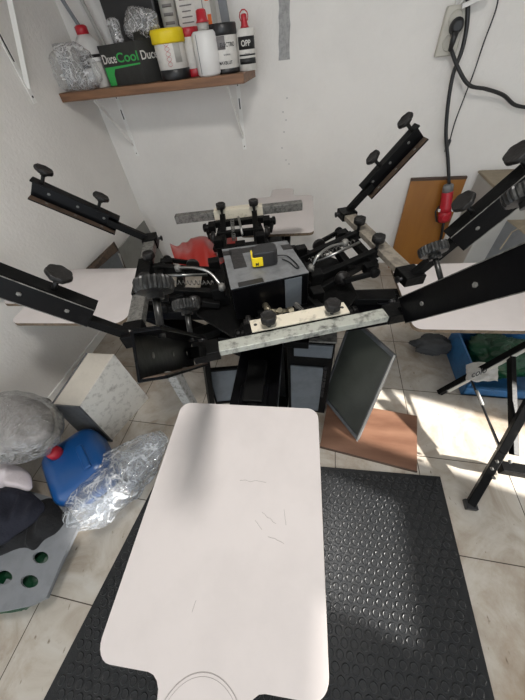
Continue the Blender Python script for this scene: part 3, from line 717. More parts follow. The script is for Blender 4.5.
bo = thing('squeeze_bottle', (bt_.x, 2.365, SZ1 + hC), 'small cloudy bottle wrapped in plastic on the left of the dark carton', 'bottle')
MB().lathe((bt_.x, 2.365, SZ1 + hC), (0, 0, 1), [(.028, 0), (.032, .01), (.03, .05), (.038, .07), (.036, .09), (.022, .1)], 18).build('body', M['clear2'], bo)
# black bin behind and above, grey profiles leaning in the corner, tall carton
bb = thing('storage_bin', (-1.22, 2.545, SZ1), 'tall black storage bin behind the carton on the shelf', 'bin')
MB().box((-1.22, 2.545, SZ1 + .23), (.34, .15, .46)).build('body', M['blackpl'], bb, bevel=.01); MB().box((-1.22, 2.545, SZ1 + .455), (.36, .17, .03)).build('rim', M['carton'], bb, bevel=.006)
for k, (pa, pb, yy) in enumerate((((62, -5), (112, 72), 2.58), ((80, -8), (116, 60), 2.62))):
    A, B_ = Y(*pa, yy), Y(*pb, yy); B_ = V((B_.x, yy, SZ1)); 
    o = MB().bar(B_, V((A.x, yy - .03, A.z)), .022, .008, up=(0, 1, 0)).build('squeegee_blade', M['graypl'])
    tag(o, ['long pale grey strip leaning in the corner, nearest the side wall', 'long pale grey strip leaning against the black storage bin'][k], 'strip', 'grey strips leaning in the corner')
    if k == 1: o.data.materials[0] = M['cabinet']
oc = thing('carton_pack', (Y(192, 20, 2.5).x, 2.52, SZ1), 'tall white carton with orange print standing behind the tubs', 'carton')
ox0, ox1 = Y(178, 22, 2.49).x, Y(211, 18, 2.49).x
MB().box(((ox0 + ox1) / 2, 2.57, SZ1 + .24), (ox1 - ox0, .12, .48)).build('body', M['labelw'], oc, bevel=.003)
for (fx0, fx1, z0, z1) in ((.55, .72, .22, .27), (.55, .72, .33, .43), (.88, .99, .20, .25), (.86, .97, .30, .38)):
    MB().box((ox0 + (ox1 - ox0) * (fx0 + fx1) / 2, 2.509, SZ1 + (z0 + z1) / 2), ((ox1 - ox0) * (fx1 - fx0), .002, z1 - z0)).build('orange_print', M['orange'], oc)
g = MB()
for k in range(6): g.box((ox0 + (ox1 - ox0) * .28, 2.509, SZ1 + .23 + k * .022), ((ox1 - ox0) * (.36 - .05 * (k % 3)), .0015, .005))
g.box((ox0 + (ox1 - ox0) * .775, 2.509, SZ1 + .25), (.004, .002, .46)); g.build('grey_print', M['ink'], oc)
def p_grey(o, c, r, z, h, a):
    ring(o, 'body', c, r, z, z + h, M['cabinet'])
    for k in range(5): patch(o, 'print_line', c, r, z + h * (.55 + .08 * k), z + h * (.58 + .08 * k), a - .6, a + .6, M['ink'])
can('tin_can', (172, 60), (186, 60), 2.53, .42, p_grey, 'tall grey printed tin behind the yellow lidded tub', 'can')
gk = Y(222, 10, 2.53)
o = MB().bar((gk.x + .03, 2.54, SZ1), (gk.x - .02, 2.57, SZ1 + .5), .05, .012, up=(0, 1, 0)).build('squeegee_blade', M['graypl']); tag(o, 'grey squeegee blade leaning behind the black-lidded jar', 'squeegee')

# ------------------------------------------------------------------ sockets and cables on the back wall
so = thing('power_socket', Y(450, 30, WY), 'white double wall socket with a black plug beside the hanging cables', 'socket')
s0, s1 = Y(441, 48, WY), Y(460, 14, WY)
cx, czz = (s0.x + s1.x) / 2, (s0.z + s1.z) / 2
MB().box((cx, WY - .02, czz), (.115, .04, .20)).build('socket_box', M['tan_tape'], so, bevel=.006)
for dz in (.055, -.05):
    MB().lathe((cx, WY - .04, czz + dz * .85), (0, -1, 0), [(.036, 0), (.034, .004), (.029, .003), (.028, .001)], 26).build('socket_face', M['tan_tape'], so)
pk = MB(); pc = V((cx + .01, WY - .045, czz + .02)); pk.lathe(pc, (0, -1, 0), [(.034, 0), (.036, .01), (.034, .03), (.02, .045)], 22)
pk.lathe(pc + V((0, -.03, -.02)), (-.05, -.15, -1), [(.02, 0), (.016, .03), (.011, .075)], 14); pk.build('black_plug', M['blackpl'], so)
wp = MB(); wp.box((cx + .065, WY - .06, czz + .105), (.12, .035, .02), Matrix.Rotation(-.25, 3, 'Y')); wp.build('white_adapter', M['white'], so, bevel=.004)
pipe('socket_lead', [(cx + .03, WY - .008, CZ - .02), (cx + .03, WY - .008, 1.95), Y(457, 0, WY - .01), V((cx + .02, WY - .02, czz + .115))], .007, M['white'], so)
c0 = pc + V((-.005, -.045, -.09))
o = pipe('power_cable', [c0, Y(452, 52, 2.57), Y(458, 68, 2.56), Y(469, 85, 2.55), Y(486, 89, 2.56), Y(503, 95, 2.58), Y(515, 105, 2.6), Y(532, 108, 2.6)], .010, M['blackpl'])
tag(o, 'black cable from the socket plug sagging off to the right', 'cable')
hang = thing('industrial_connector', Y(447, 205, 2.54), 'red industrial plug hanging on a thick black cable before the orange board', 'connector')
pp = [Y(469, -40, 2.62), Y(468, 0, 2.61), Y(467, 25, 2.6), Y(462, 50, 2.6), Y(453, 75, 2.6), Y(448, 105, 2.59), Y(446, 135, 2.58), Y(448, 160, 2.56), Y(449, 184, 2.545)]
pipe('supply_cable', pp, .0115, M['blackpl'], hang)
k0, k1 = Y(448.5, 184, 2.545), Y(442, 236, 2.52)
axd = (k1 - k0).normalized(); Lk = (k1 - k0).length
MB().lathe(k0, axd, [(.02, 0), (.034, .008), (.037, .02), (.037, .055)], 24).build('collar', M['greyplug'], hang)
MB().lathe(k0 + axd * .05, axd, [(.036, 0), (.040, .01), (.040, .10), (.045, .12), (.045, .15), (.030, .155)], 24).build('plug_body', M['red'], hang)
MB().lathe(k0 + axd * .20, axd, [(.03, 0), (.046, .006), (.048, .05), (.044, .08), (.03, .085)], 24).build('coupler', M['red'], hang)
lid = MB(); lid.lathe(k0 + axd * .235 + V((-.005, -.045, 0)), V((0, -1, -.1)), [(.03, 0), (.032, .008), (.024, .014)], 20); lid.build('flap_cover', M['red'], hang)
for s_ in (-1, 1):
    MB().box(k0 + axd * .19 + V((s_ * .045, -.01, 0)), (.02, .02, .022)).build('hinge_lug', M['white'], hang)
MB().tube([k0 + axd * .16 + V((-.048, 0, 0)), k0 + axd * .2 + V((-.075, -.01, 0)), k0 + axd * .28 + V((-.06, -.01, 0)), k0 + axd * .30 + V((-.02, 0, 0))], .006, 8).build('latch', M['blackpl'], hang)
MB().tube([k0 + axd * .28, k0 + axd * .36 + V((0, .01, 0)), V(((k0 + axd * .5).x, 2.55, .25))], .011, 8).build('lower_cable', M['blackpl'], hang)
o = thing('thin_cable', Y(470, 80, 2.62), 'thin black cable ending in a small plug, right of the thick cable', 'cable')
pipe('wire', [Y(501, -30, 2.63), Y(498, 0, 2.62), Y(493, 18, 2.62), Y(484, 42, 2.62), Y(474, 72, 2.62), Y(464, 98, 2.61), Y(455, 122, 2.60), Y(450, 140, 2.60)], .004, M['blackpl'], o)
MB().lathe(Y(450, 139, 2.60), (-.05, 0, -1), [(.006, 0), (.013, .01), (.013, .05), (.009, .055)], 12).build('plug', M['blackpl'], o)
MB().lathe(Y(449.5, 139, 2.60) - V((0.002, 0, .05)), (-.05, 0, -1), [(.006, 0), (.006, .025)], 8).build('pin', M['steel'], o)

# orange board against the back wall
x0, x1 = .70, Y(468, 178, 2.6).x
zt = Y(411, 180, 2.6).z
ob = thing('wooden_board', ((x0 + x1) / 2, 2.6, 0), 'orange varnished wooden board leaning on the back wall behind the red plug', 'board')
MB().hull8([V((x0 - .0, 2.555, 0)), V((x1, 2.555, 0)), V((x1, 2.58, 0)), V((x0, 2.58, 0)), V((x0, 2.615, zt)), V((x1, 2.615, zt)), V((x1, 2.64, zt)), V((x0, 2.64, zt))]).build('panel', M['orangewood'], ob, bevel=.002)
MB().hull8([V((x0, 2.613, zt - .014)), V((x1, 2.613, zt - .014)), V((x1, 2.641, zt - .014)), V((x0, 2.641, zt - .014)), V((x0, 2.613, zt + .003)), V((x1, 2.613, zt + .003)), V((x1, 2.641, zt + .003)), V((x0, 2.641, zt + .003))]).build('top_edge', M['woodedge'], ob)

# pale cabinet at the right, with a cardboard box in front
cbx = thing('storage_cabinet', (1.55, 2.4, 0), 'pale grey cabinet at the right end of the back wall', 'cabinet')
x0 = Y(480, 171, 2.62).x; zt = Y(480, 171, 2.62).z
MB().box((x0 + .42, 2.43, zt / 2 - .01), (.84, .40, zt - .02)).build('body', M['cabinet'], cbx, bevel=.004)
MB().box((x0 + .42, 2.43, zt - .008), (.85, .41, .016)).build('top', M['card'], cbx, bevel=.003)
MB().box((x0 + .60, 2.226, zt * .5), (.46, .01, zt * .86)).build('door', M['graypl'], cbx, bevel=.003)
bq = thing('cardboard_box', (1.45, 1.85, 0), 'tan cardboard box turned at an angle in front of the pale cabinet', 'box')
pA, pB, pD = Z(503, 217, .60), Z(525, 234, .60), Z(506, 196, .60)
u_ = (pB - pA).normalized(); v_ = V((-u_.y, u_.x, 0))
q4 = [pA, pA + u_ * .34, pA + u_ * .34 + v_ * .20, pA + v_ * .20]
MB().hull8([V((p.x, p.y, 0)) for p in q4] + [V((p.x, p.y, .596)) for p in q4]).build('carton_body', M['graypl'], bq, bevel=.003)
MB().prism([V((p.x, p.y, .597)) for p in q4], (0, 0, .005)).build('lid', M['card'], bq)
MB().tube([Z(497, 245, .62) + V((0, -.05, .0)), Z(512, 232, .62) , Z(530, 222, .66)], .004, 6).build('twine', M['card'], bq)

# ------------------------------------------------------------------ things below and behind the press
# plywood panel on the floor with dark frame standing on it
a = [Z(417, 416, .02), Z(417, 471, .02), Z(320, 446, .02), Z(328, 400, .02)]
o = thing('plywood_panel', ((a[0] + a[2]) / 2).to_tuple(), 'reddish brown plywood panel lying on the floor beside the mat', 'panel')
o.location.z = 0
MB().prism([V((p.x, p.y, 0.006)) for p in a], (0, 0, .016)).build('board', M['plywood'], o, bevel=.001)
MB().prism([V((p.x, p.y, .001)) for p in (a[1] + V((.002, -.004, 0)), a[2] + V((-.002, -.004, 0)), a[2] + V((0, .006, 0)), a[1] + V((0, .006, 0)))], (0, 0, .019)).build('edge_strip', M['woodedge'], o)
# silkscreen frame standing on one corner
K1 = Z(357, 441, .025)
K2 = Y(394.8, 355.3, .98)
K0 = Y(322, 397, .97)
K3 = K0 + (K2 - K1)
o = thing('printing_screen', K1.to_tuple(), 'dark screen frame balanced on its corner on the reddish plywood panel', 'screen')
def inset(k, P4, dd=0.): c = sum(P4, V()) / 4; return [p.lerp(c, k) for p in P4]
P4 = [K1, K2, K3, K0]
nn = (K2 - K1).cross(K0 - K1).normalized()
if nn.y > 0: nn = -nn
inn = inset(.075, P4)
fb = MB()
for i in range(4):
    j = (i + 1) % 4
    fb.hull8([P4[i] - nn * .0, P4[j], inn[j], inn[i]] + [p - nn * .022 for p in (P4[i], P4[j], inn[j], inn[i])])
fb.build('frame_rim', M['boxdark'], o, bevel=.001)
MB().prism([p - nn * .008 for p in inn], -nn * .003).build('mesh_film', M['glassdark'], o)
MB().bar(K1 + nn * .002, K2 + nn * .002, .009, .002, up=nn).build('white_tape', M['cabinet'], o)
# steel cabinet under the press, black carcass with slate panels
cY = .88
def cz(px, py): return Y(px, py, cY)
ct = cz(336, 343); cxR = ct.x; zT = ct.z
cxL = cz(287, 350).x
ca = thing('drawer_unit', ((cxL + cxR) / 2, cY + .2, 0), 'black steel drawer unit with slate grey fronts under the press', 'cabinet')
MB().box(((cxL + cxR) / 2, cY + .15, zT / 2), (cxR - cxL, .3, zT)).build('carcass', M['black'], ca, bevel=.004)
MB().box(((cxL + cxR) / 2, cY + .15, zT + .004), (cxR - cxL + .01, .31, .008)).build('top_panel', M['alu_dark'], ca, bevel=.001)  # lighter metal tone stands in for sun spots on the top
w_ = cxR - cxL
MB().box(((cxL + cxR) / 2 + .012, cY - .004, zT - .06), (w_ * .80, .01, .085)).build('drawer_front', M['slate'], ca, bevel=.002)
MB().box(((cxL + cxR) / 2 - .012, cY - .004, zT * .42 - .02), (w_ * .74, .01, zT * .66)).build('drawer_front', M['slate'], ca, bevel=.002)
hh = MB()
for k in range(9): hh.box((cxR - .030, cY - .004, zT * .72 - k * .032), (.013, .012, .018 + .006 * (k % 3)))
hh.build('side_latch', M['blackpl'], ca, bevel=.001)
# slate panel standing left of the column
pB = [Z(196, 398, .30), Z(231, 404, .30)]
sp2 = thing('spare_screen', (-.42, .80, 0), 'slate grey spare screen in a black frame standing left of the press column', 'screen')
A0, A1 = V((-.52, .80, 0)), V((-.30, .88, 0))
A0t, A1t = Y(201, 368, .86), Y(237, 372, .90)
lft = V((A0t.x, A0t.y, .0)); rgt = V((A1t.x, A1t.y, .0))
fb = MB(); Q = [V((lft.x, lft.y, .01)), V((rgt.x, rgt.y, .01)), V((rgt.x, rgt.y + .03, A1t.z)), V((lft.x, lft.y + .03, A1t.z))]; I4 = inset(.10, Q); n3 = V((0, -1, 0))
for i in range(4):
    j = (i + 1) % 4; fb.hull8([Q[i], Q[j], I4[j], I4[i]] + [p - n3 * .02 for p in (Q[i], Q[j], I4[j], I4[i])])
fb.build('frame_rim', M['black'], sp2); MB().prism([p - n3 * .008 for p in I4], (0, .003, 0)).build('panel', M['slate'], sp2)

# splattered box by the left wall
hB = .41
F1, R1 = Z(112, 440, .0), Z(149, 398, .0)
T0, U0 = Z(80, 406, hB), Z(53, 404, hB)
pn = (R1 - F1).cross(T0 - F1)
rr_ = ray(114, 354); T1 = EYE + rr_ * ((F1 - EYE).dot(pn) / rr_.dot(pn)); U1 = U0 + (T1 - T0)
G1 = F1 + (U0 - T0); G2 = R1 + (U1 - T1)
bxo = thing('metal_box', ((F1.x + G2.x) / 2, (F1.y + G2.y) / 2, 0), 'white splattered metal box standing askew by the left wall', 'box')
body = MB().hull8([G1, F1, R1, G2, U0, T0, T1, U1])
ob_ = body.build('body', [M['boxmetal'], M['boxside'], M['boxdark']], bxo, bevel=.002)
for f in ob_.data.polygons: f.material_index = {1: 1, 2: 2}.get(f.index, 0)
nb = (T1 - T0).normalized()
MB().hull8([G1 + V((-.012, -.012, 0)), F1 + V((.010, -.012, 0)), F1 + V((.010, -.004, 0)), G1 + V((-.012, -.004, 0)), U0 + V((-.012, -.008, 0)), T0 + V((-.005, -.008, 0)), T0 + V((-.005, -.001, 0)), U0 + V((-.012, -.001, 0))]).build('front_cover', M['boxdark'], bxo, bevel=.001)
MB().hull8([G1 + V((-.012, -.004, 0)), G1 + V((-.002, -.004, 0)), G2 + V((-.002, 0, 0)), G2 + V((-.012, 0, 0)), U0 + V((-.012, -.004, 0)), U0 + V((-.002, -.004, 0)), U1 + V((-.002, 0, 0)), U1 + V((-.012, 0, 0))]).build('back_cover', M['boxdark'], bxo)

# boards and a frame stacked in the far left corner
ap = Xp(143, 221, -1.66); lf = V((-1.76, 2.05, ap.z - .42)); rt = V((-1.36, 2.60, ap.z - .47))
lf = ap + (Xp(112, 255, -1.74) - ap) * 1.6; rt = Y(166, 264, 2.56)
o = thing('grey_board', (ap.x, ap.y, 0), 'grey pointed board leaning in the far left room corner', 'board')
MB().prism([ap, lf, V((lf.x, lf.y, 0)), V((rt.x, rt.y, 0)), rt], (.008, .012, 0)).build('panel', M['gboard'], o)
MB().tube([ap + V((0, -.002, 0)), rt + V((0, -.002, 0))], .004, 6).build('worn_lit_edge', M['labelw'], o)
ap = Xp(113, 243, -1.70); lf = Xp(80, 275, -1.76); rt = ap + (Y(127, 270, 2.0) - ap) * 1.5
o2 = thing('picture_frame', (ap.x, 2.2, 0), 'dark wooden frame leaning by the left wall behind the left platen', 'frame')
bl_, br_ = V((lf.x, lf.y, 0)), V((rt.x, rt.y, 0))
bl_.z = br_.z = 0
Q = [ap, lf, bl_, br_, rt]; cI = V((ap.x, 2.2, ap.z - .28)); n3 = V((.25, -.97, 0))
I4 = [ap + V((.004, 0, -.075)), lf + V((.055, .01, -.02)), bl_ + V((.05, .01, .05)), br_ + V((-.05, 0, .05)), rt + V((-.05, 0, -.02))]
fb = MB()
for i in range(5):
    j = (i + 1) % 5; fb.hull8([Q[i], Q[j], I4[j], I4[i]] + [p - n3 * .03 for p in (Q[i], Q[j], I4[j], I4[i])])
fb.build('frame_rim', M['rust'], o2, bevel=.002); MB().prism([p - n3 * .012 for p in I4], (0, .004, 0)).build('dark_panel', M['slate'], o2)
MB().bar(I4[0] + V((-.006, -.0, -.02)), I4[4] + V((-.02, 0, .0)), .004, .03, up=(1, 0, 0)).build('paper_strip', M['cabinet'], o2)
# blue folder edge at the left wall
fa = Xp(-8, 279, -1.735)
o = thing('blue_bag', (-1.75, fa.y, fa.z - .08), 'small blue plastic bag hanging on the left wall behind the clamp', 'bag')
blob(fa, (.062, .075, .085), 4, .2, 3).build('bag_body', M['blue'], o)
MB().lathe((WX, fa.y, fa.z + .12), (1, 0, 0), [(.004, 0), (.004, .06)], 8).build('hook', M['steel'], o)
MB().tube([V((WX + .05, fa.y, fa.z + .122)), V((WX + .06, fa.y, fa.z + .05))], .004, 6).build('handle', M['blue'], o)

# red plastic on the back platen
rb = MB()
r0, r1, r2, r3 = Z(178, 270, .86), Z(238, 268, .86), Z(236, 226, .86), Z(168, 238, .86)
def redf(u, v):
    p = r0.lerp(r1, u).lerp(r3.lerp(r2, u), v)
    z = .83 + .03 * math.sin(v * PI * .9 + .5) + .012 * noise.noise(V((u * 3.2, v * 1.4, 1))) - .035 * abs(noise.noise(V((u * 6, v * 1.2, 4)))) + .010 * math.sin(u * 11 + v * 3)
    return V((p.x, p.y + .01 * math.sin(u * 9), z))
o = rb.grid(redf, 40, 26).build('plastic_sheet', M['redbag'], None, solid=.003); tag(o, 'folded red plastic sheet draped behind the left side of the hub', 'sheet')

# ------------------------------------------------------------------ right: folding trestle, crate, bags
ft = thing('folding_trestle', (1.0, .8, 0), 'black folding metal leg frame with cross brace at the right of the mat', 'leg frame')
A0, A1_ = Z(470, 505, .012), Z(501, 452, .16); A2 = Z(530, 400, .34)
B0, B2 = Z(439, 393, .012), Z(530, 343, .46); Bm = B0.lerp(B2, .40)
MB().bar(A0, A1_, .035, .04).bar(A1_, A2, .035, .045).build('leg', M['black'], ft, bevel=.003)
MB().bar(B0, B2, .03, .035).build('leg', M['black'], ft, bevel=.003)
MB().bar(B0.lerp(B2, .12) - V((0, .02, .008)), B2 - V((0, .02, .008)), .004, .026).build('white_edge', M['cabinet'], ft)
MB().bar(B0.lerp(B2, .83) - V((0, .01, .01)), Z(514, 455, .17), .028, .028, up=(0, 1, 0)).build('post', M['black'], ft, bevel=.002)
MB().tube([Bm - V((0, .02, .01)), Z(503, 454, .16)], .006, 8).build('brace_rod', M['blackpl'], ft)
MB().tube([Bm.lerp(Z(503, 454, .16), .22), Bm.lerp(Z(503, 454, .16), .42)], .0075, 8).build('rod_tape', M['cabinet'], ft)
MB().bar(Z(499, 467, .10), Z(540, 474, .10), .05, .05).build('lower_rail', M['black'], ft, bevel=.003)
b = MB()
for p, z in (((499, 455), .165), ((494, 462), .15), ((512, 455), .2), ((496, 471), .13)): b.lathe(Z(*p, z) + V((-.02, -.03, 0)), V((-.2, -1, .2)), [(.007, 0), (.007, .01), (.004, .012)], 10)
b.build('bolt', M['alu_dark'], ft)
MB().box(A0 + V((0, 0, .004)), (.05, .045, .03)).build('foot', M['blackpl'], ft, bevel=.003)

cr0, cr1 = Z(462, 393, .02), Z(540, 402, .02)
crx0, cry0 = cr0.x, cr0.y
cr = thing('plastic_crate', (crx0 + .3, cry0 + .22, 0), 'blue plastic crate on the floor under the right platen', 'crate')
W_, D_, H_ = .60, .42, .20
for nm, c_, s_ in (('base', (crx0 + W_ / 2, cry0 + D_ / 2, .01), (W_, D_, .02)), ('side_wall', (crx0 + .007, cry0 + D_ / 2, H_ / 2), (.014, D_, H_)), ('side_wall', (crx0 + W_ - .007, cry0 + D_ / 2, H_ / 2), (.014, D_, H_)),
                   ('side_wall', (crx0 + W_ / 2, cry0 + D_ - .007, H_ / 2), (W_, .014, H_)), ('side_wall', (crx0 + W_ / 2, cry0 + .007, .045), (W_, .014, .09))):
    MB().box(c_, s_).build(nm, M['bluecrate'], cr, bevel=.004)
MB().box((crx0 + W_ / 2, cry0 - .002, .088), (W_ + .02, .022, .014)).build('rim', M['bluecrate'], cr, bevel=.003)
o = blob((crx0 + .22, cry0 + .22, .15), (.18, .16, .12), 21, .25, 3.5, flat=.021, crumple=.10).build('garbage_bag', M['greenbag']); tag(o, 'dark green plastic bag in the blue crate under the right platen', 'bag')
wc = Z(482, 368, .22)
wb = thing('logo_bag', (wc.x, wc.y, .16), 'white bag with black lettering poking out of the green bag', 'bag')
def wf(u, v):
    p = Z(466 + 32 * u, 381 - 20 * v * (1 - .5 * abs(u - .4)), .235 + .02 * math.sin(u * 5)); return p + V((0, .0, .018 * noise.noise(V((u * 4, v * 4, 0)))))
MB().grid(wf, 18, 14).build('bag_sheet', M['labelw'], wb, solid=.003)
t0, t1 = Z(471, 378, .265), Z(492, 370, .265)
text('lettering', 'colo', .06, t0 + V((0, 0, .0)), t1 - t0, V((-(t1 - t0).y, (t1 - t0).x, .4)), M['labelk'], wb)
o = blob(Z(432, 345, .06), (.13, .07, .07), 13, .3, 4, flat=.0, crumple=.1).build('rag', M['greycloth']); tag(o, 'dark grey rag on the floor left of the blue crate', 'cloth')

# ------------------------------------------------------------------ left foreground: jug, bags, clothes, stool
jc = Z(82, 470, .16)
jg = thing('jerrycan', (jc.x, jc.y, 0), 'blue plastic jerrycan lying beside the wrapped bag near the left wall', 'jerrycan')
JR = Matrix.Rotation(math.radians(-38), 3, 'Z')
def rbox(c, s, r, R, m, name, parent, seg=5):
    bm = bmesh.new(); bmesh.ops.create_cube(bm, size=1)
    for v in bm.verts: v.co = V((v.co.x * s[0], v.co.y * s[1], v.co.z * s[2]))
    bmesh.ops.bevel(bm, geom=list(bm.edges), offset=r, segments=seg, profile=.5, affect='EDGES')
    for f in bm.faces: f.smooth = True
    b = MB(); b.bm.free(); b.bm = bm
    for v in bm.verts: v.co = V(c) + R @ v.co
    return b.build(name, m, parent)
rbox((jc.x - .03, jc.y + .02, .125), (.36, .30, .245), .08, JR, M['blue'], 'body', jg)
MB().bar(V((jc.x - .03, jc.y + .02, .25)) + JR @ V((-.04, .06, 0)), V((jc.x - .03, jc.y + .02, .25)) + JR @ V((.12, .06, 0)), .035, .02).build('handle', M['blue'], jg, bevel=.008)
cp = Z(50, 450, .30)
MB().lathe(V((cp.x, cp.y, .24)), (0, 0, 1), [(.034, 0), (.034, .03), (.031, .05), (.02, .055)], 24).build('cap', M['red'], jg)
wc_ = Z(19, 431, .38)
wr = thing('wrapped_bundle', (wc_.x, wc_.y, .27), 'grey bundle wrapped in clear film on top of the jerrycan', 'bundle')
Rw = Matrix.Rotation(math.radians(-8), 3, 'Z')
blob(V((wc_.x - .05, wc_.y + .03, .40)), (.25, .14, .105), 31, .12, 3, crumple=.02, R=Rw).build('grey_contents', M['greycontents'], wr)
blob(V((wc_.x - .045, wc_.y + .02, .395)), (.30, .175, .13), 31, .14, 3, crumple=.05, R=Rw).build('film', M['wrap'], wr)
bcn = Z(121, 475, .13)
Rb = Matrix.Rotation(math.radians(58), 3, 'Z')
o = thing('bubble_wrap_bag', (bcn.x, bcn.y, 0), 'big crumpled clear plastic bag on the floor between jerrycan and front platen', 'bag')
def bagf(u, v, sc=1.):
    a = 2 * PI * u; L_ = (v - .5)
    prof = math.sin(PI * min(max(v * .94 + .03, 0), 1)) ** .55
    taper = 1.12 - .35 * v
    p = V((L_ * .58, math.cos(a) * .165 * prof * taper * sc, math.sin(a) * .125 * prof * taper * sc))
    k_ = 1 + .22 * noise.noise(V((p.x * 9, p.y * 11, p.z * 11 + 5))) + .14 * (abs(noise.noise(V((p.x * 15, p.y * 17, p.z * 17)))) - .25)
    p = V((p.x, p.y * k_, p.z * k_)); p = Rb @ p
    q_ = V((bcn.x, bcn.y, .128)) + p; q_.z = max(q_.z, .002); return q_
MB().grid(lambda u, v: bagf(u, v), 80, 60, True, True).build('outer_film', M['clear'], o)
MB().grid(lambda u, v: bagf(u * .999, v, .72), 60, 46, True, True).build('inner_film', M['clear'], o)

# grey perforated plastic seat lying at the left edge
G = .16
outl = [(-60, 470), (20, 488), (60, 500), (79, 524), (60, 565), (46, 598), (30, 606), (0, 612), (-60, 622)]
st = thing('plastic_stool', (Z(20, 560, G).x, Z(20, 560, G).y, 0), 'grey perforated plastic stool under the black clothes', 'stool')
P_ = [Z(px, py, G) for px, py in outl]
def seat():
    me_b = MB()
    me_b.prism(P_[::-1], (0, 0, -.012))
    return me_b.build('seat', M['graypl'], st)
seat_o = seat()
hl = []
for (px, py, w_, h_) in ((41, 558, 8, 6), (30, 582, 9, 6.5), (4, 578, 9, 7), (10, 612, 0, 0)):
    if w_ == 0: continue
    n_ = 16; cc = Z(px, py, G)
    pts = []
    for k in range(n_):
        a = 2 * PI * k / n_; rr = 1 - .18 * math.cos(a - .6)
        pts.append(Z(px + w_ * math.cos(a) * rr, py + h_ * math.sin(a) * rr, G + .004))
    cut = MB(); cut.prism([p + V((0, 0, .02)) for p in pts], (0, 0, -.06)); c_o = cut.build('cutter', M['graypl'])
    hl.append(c_o)
bpy.context.view_layer.update()
for c_o in hl:
    md = seat_o.modifiers.new('hole', 'BOOLEAN'); md.operation = 'DIFFERENCE'; md.object = c_o; md.solver = 'EXACT'
dg = bpy.context.evaluated_depsgraph_get()
nm = bpy.data.meshes.new_from_object(seat_o.evaluated_get(dg)); seat_o.modifiers.clear(); seat_o.data = nm
for c_o in hl: bpy.data.objects.remove(c_o)
edge = [Z(px, py, G - .012) for px, py in outl]
ed = MB()
for i in range(3, 7):
    a_, b_ = edge[i], edge[i + 1]
    ed.hull8([a_ - V((0, 0, .02)), b_ - V((0, 0, .02)), b_ - V((.012, -.004, .02)), a_ - V((.012, -.004, .02)), a_, b_, b_ - V((.012, -.004, 0)), a_ - V((.012, -.004, 0))])
ed.build('rim', M['graypl'], st)
for px, py in ((-45, 600), (-40, 490), (10, 585), (30, 515)):
    p = Z(px, py, G); q_ = V((p.x, p.y, .0)); MB().bar(q_ + V((-.03, 0, 0)), p + V((-.03, 0, -.012)), .03, .03, up=(0, 1, 0)).build('leg', M['graypl'], st, bevel=.004)

o = blob((Z(20, 565, .05).x, Z(20, 565, .05).y, .045), (.20, .17, .075), 41, .2, 3, flat=.001).build('garbage_bag', M['greenbag']); tag(o, 'dark green plastic bag seen through the holes of the grey stool', 'bag')
def cloth(name, pix, z, m, label, seed, amp=.03, th=.05):
    """a heap of cloth with a pixel-traced outline at level z, domed and folded"""
    pts = [Z(px, py, z) for px, py in pix]; c = sum(pts, V()) / len(pts)
    n = 72; per = []
    for k in range(n):
        f = k / n * len(pts); i = int(f); t_ = f - i
        a_, b_, c1, d_ = pts[i - 1], pts[i], pts[(i + 1) % len(pts)], pts[(i + 2) % len(pts)]
        per.append(.5 * ((2 * b_) + (c1 - a_) * t_ + (2 * a_ - 5 * b_ + 4 * c1 - d_) * t_ * t_ + (3 * b_ - a_ - 3 * c1 + d_) * t_ ** 3))
    b = MB(); vs = []
    R_ = 22
    for j in range(R_):
        s_ = 1 - j / R_; row = []
        for k in range(n):
            p = c.lerp(per[k], s_); h = th * (1 - s_ ** 3)
            f = amp * noise.noise(p * 9 + V((seed, 0, 0))) + amp * .6 * (1 - abs(noise.noise(V((p.x * 14 + p.y * 5, p.y * 6, seed))) * 2))
            row.append(b.bm.verts.new(V((p.x, p.y, z + max(h + f * (1 - s_ ** 4), 0)))))
        vs.append(row)
    top = b.bm.verts.new(V((c.x, c.y, z + th + amp * .3)))
    for A, B2_ in zip(vs, vs[1:]):
        b._f([b.bm.faces.new((A[k], A[(k + 1) % n], B2_[(k + 1) % n], B2_[k])) for k in range(n)], True)
    b._f([b.bm.faces.new((vs[-1][k], vs[-1][(k + 1) % n], top)) for k in range(n)], True)
    base = [b.bm.verts.new(v.co - V((0, 0, .008))) for v in vs[0]]
    b._f([b.bm.faces.new((base[k], base[(k + 1) % n], vs[0][(k + 1) % n], vs[0][k])) for k in range(n)], True)
    b._f([b.bm.faces.new(base[::-1])])
    o = b.build(name, m); tag(o, label, 'clothing'); return o
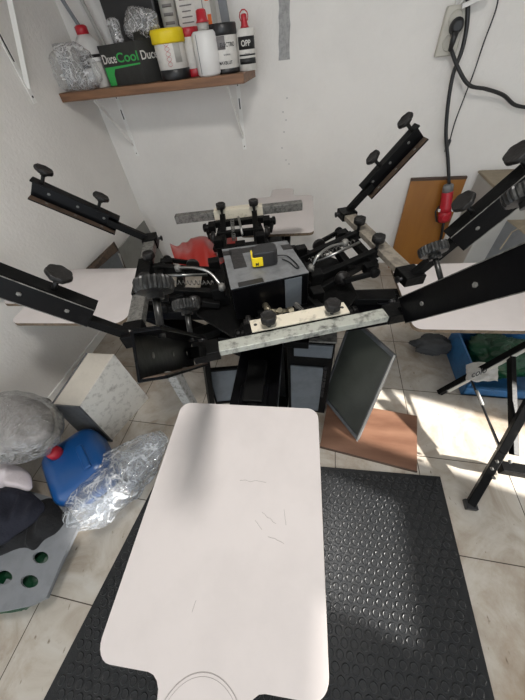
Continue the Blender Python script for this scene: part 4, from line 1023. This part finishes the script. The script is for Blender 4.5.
cloth('black_garment', [(-30, 500), (10, 512), (30, 505), (50, 498), (60, 508), (66, 518), (57, 532), (44, 540), (34, 550), (20, 548), (-30, 560)], G + .002, M['blackcloth'], 'black garment draped over the grey plastic stool', 2, .055, .05)
cloth('navy_garment', [(-40, 490), (0, 484), (14, 480), (30, 492), (44, 506), (36, 520), (16, 534), (0, 545), (-40, 556)], G + .06, M['darkcloth'], 'dark navy garment heaped on top of the black one', 5, .06, .05)
cloth('pink_cloth', [(-50, 460), (0, 462), (18, 466), (29, 474), (31, 488), (20, 492), (0, 492), (-50, 500)], G + .075, M['pinkcloth'], 'pale pink cloth between the wrapped bundle and the navy garment', 8, .035, .045)

# ------------------------------------------------------------------ ceiling lamp, light
LP = V((-.05, .42, 2.62))
cl = thing('ceiling_lamp', LP.to_tuple(), 'square white ceiling lamp above the press', 'lamp')
MB().box(LP + V((0, 0, .05)), (.44, .44, .05)).build('housing', M['whitepaint'], cl, bevel=.004)
ld = bpy.data.lights.new('ceiling_lamp_light', 'AREA'); ld.shape = 'SQUARE'; ld.size = .30; ld.energy = 22; ld.color = (1, .965, .925)
lo = bpy.data.objects.new('ceiling_lamp_light', ld); COL.objects.link(lo); lo.location = LP + V((0, 0, .015))
sd = bpy.data.lights.new('sun', 'SUN'); sd.energy = 15.; sd.angle = math.radians(1.6); sd.color = (1, .96, .9)
so_ = bpy.data.objects.new('sun', sd); COL.objects.link(so_); so_.rotation_euler = SUN.to_track_quat('-Z', 'Y').to_euler()
w = bpy.data.worlds.new('sky'); SC.world = w; w.use_nodes = True
w.node_tree.nodes['Background'].inputs[0].default_value = (.86, .93, 1, 1); w.node_tree.nodes['Background'].inputs[1].default_value = 1.75

# ------------------------------------------------------------------ camera
cam = bpy.data.cameras.new('camera'); co = bpy.data.objects.new('camera', cam); COL.objects.link(co)
cam.sensor_fit = 'HORIZONTAL'; cam.sensor_width = 36; cam.lens = 36 * F / 525; cam.clip_start = .01
co.matrix_world = Matrix.Translation(EYE) @ ROT.to_4x4()
SC.camera = co
SC.view_settings.view_transform = 'Standard'; SC.view_settings.look = 'None'; SC.view_settings.exposure = .22; SC.view_settings.gamma = 1
SC.view_settings.use_curve_mapping = False
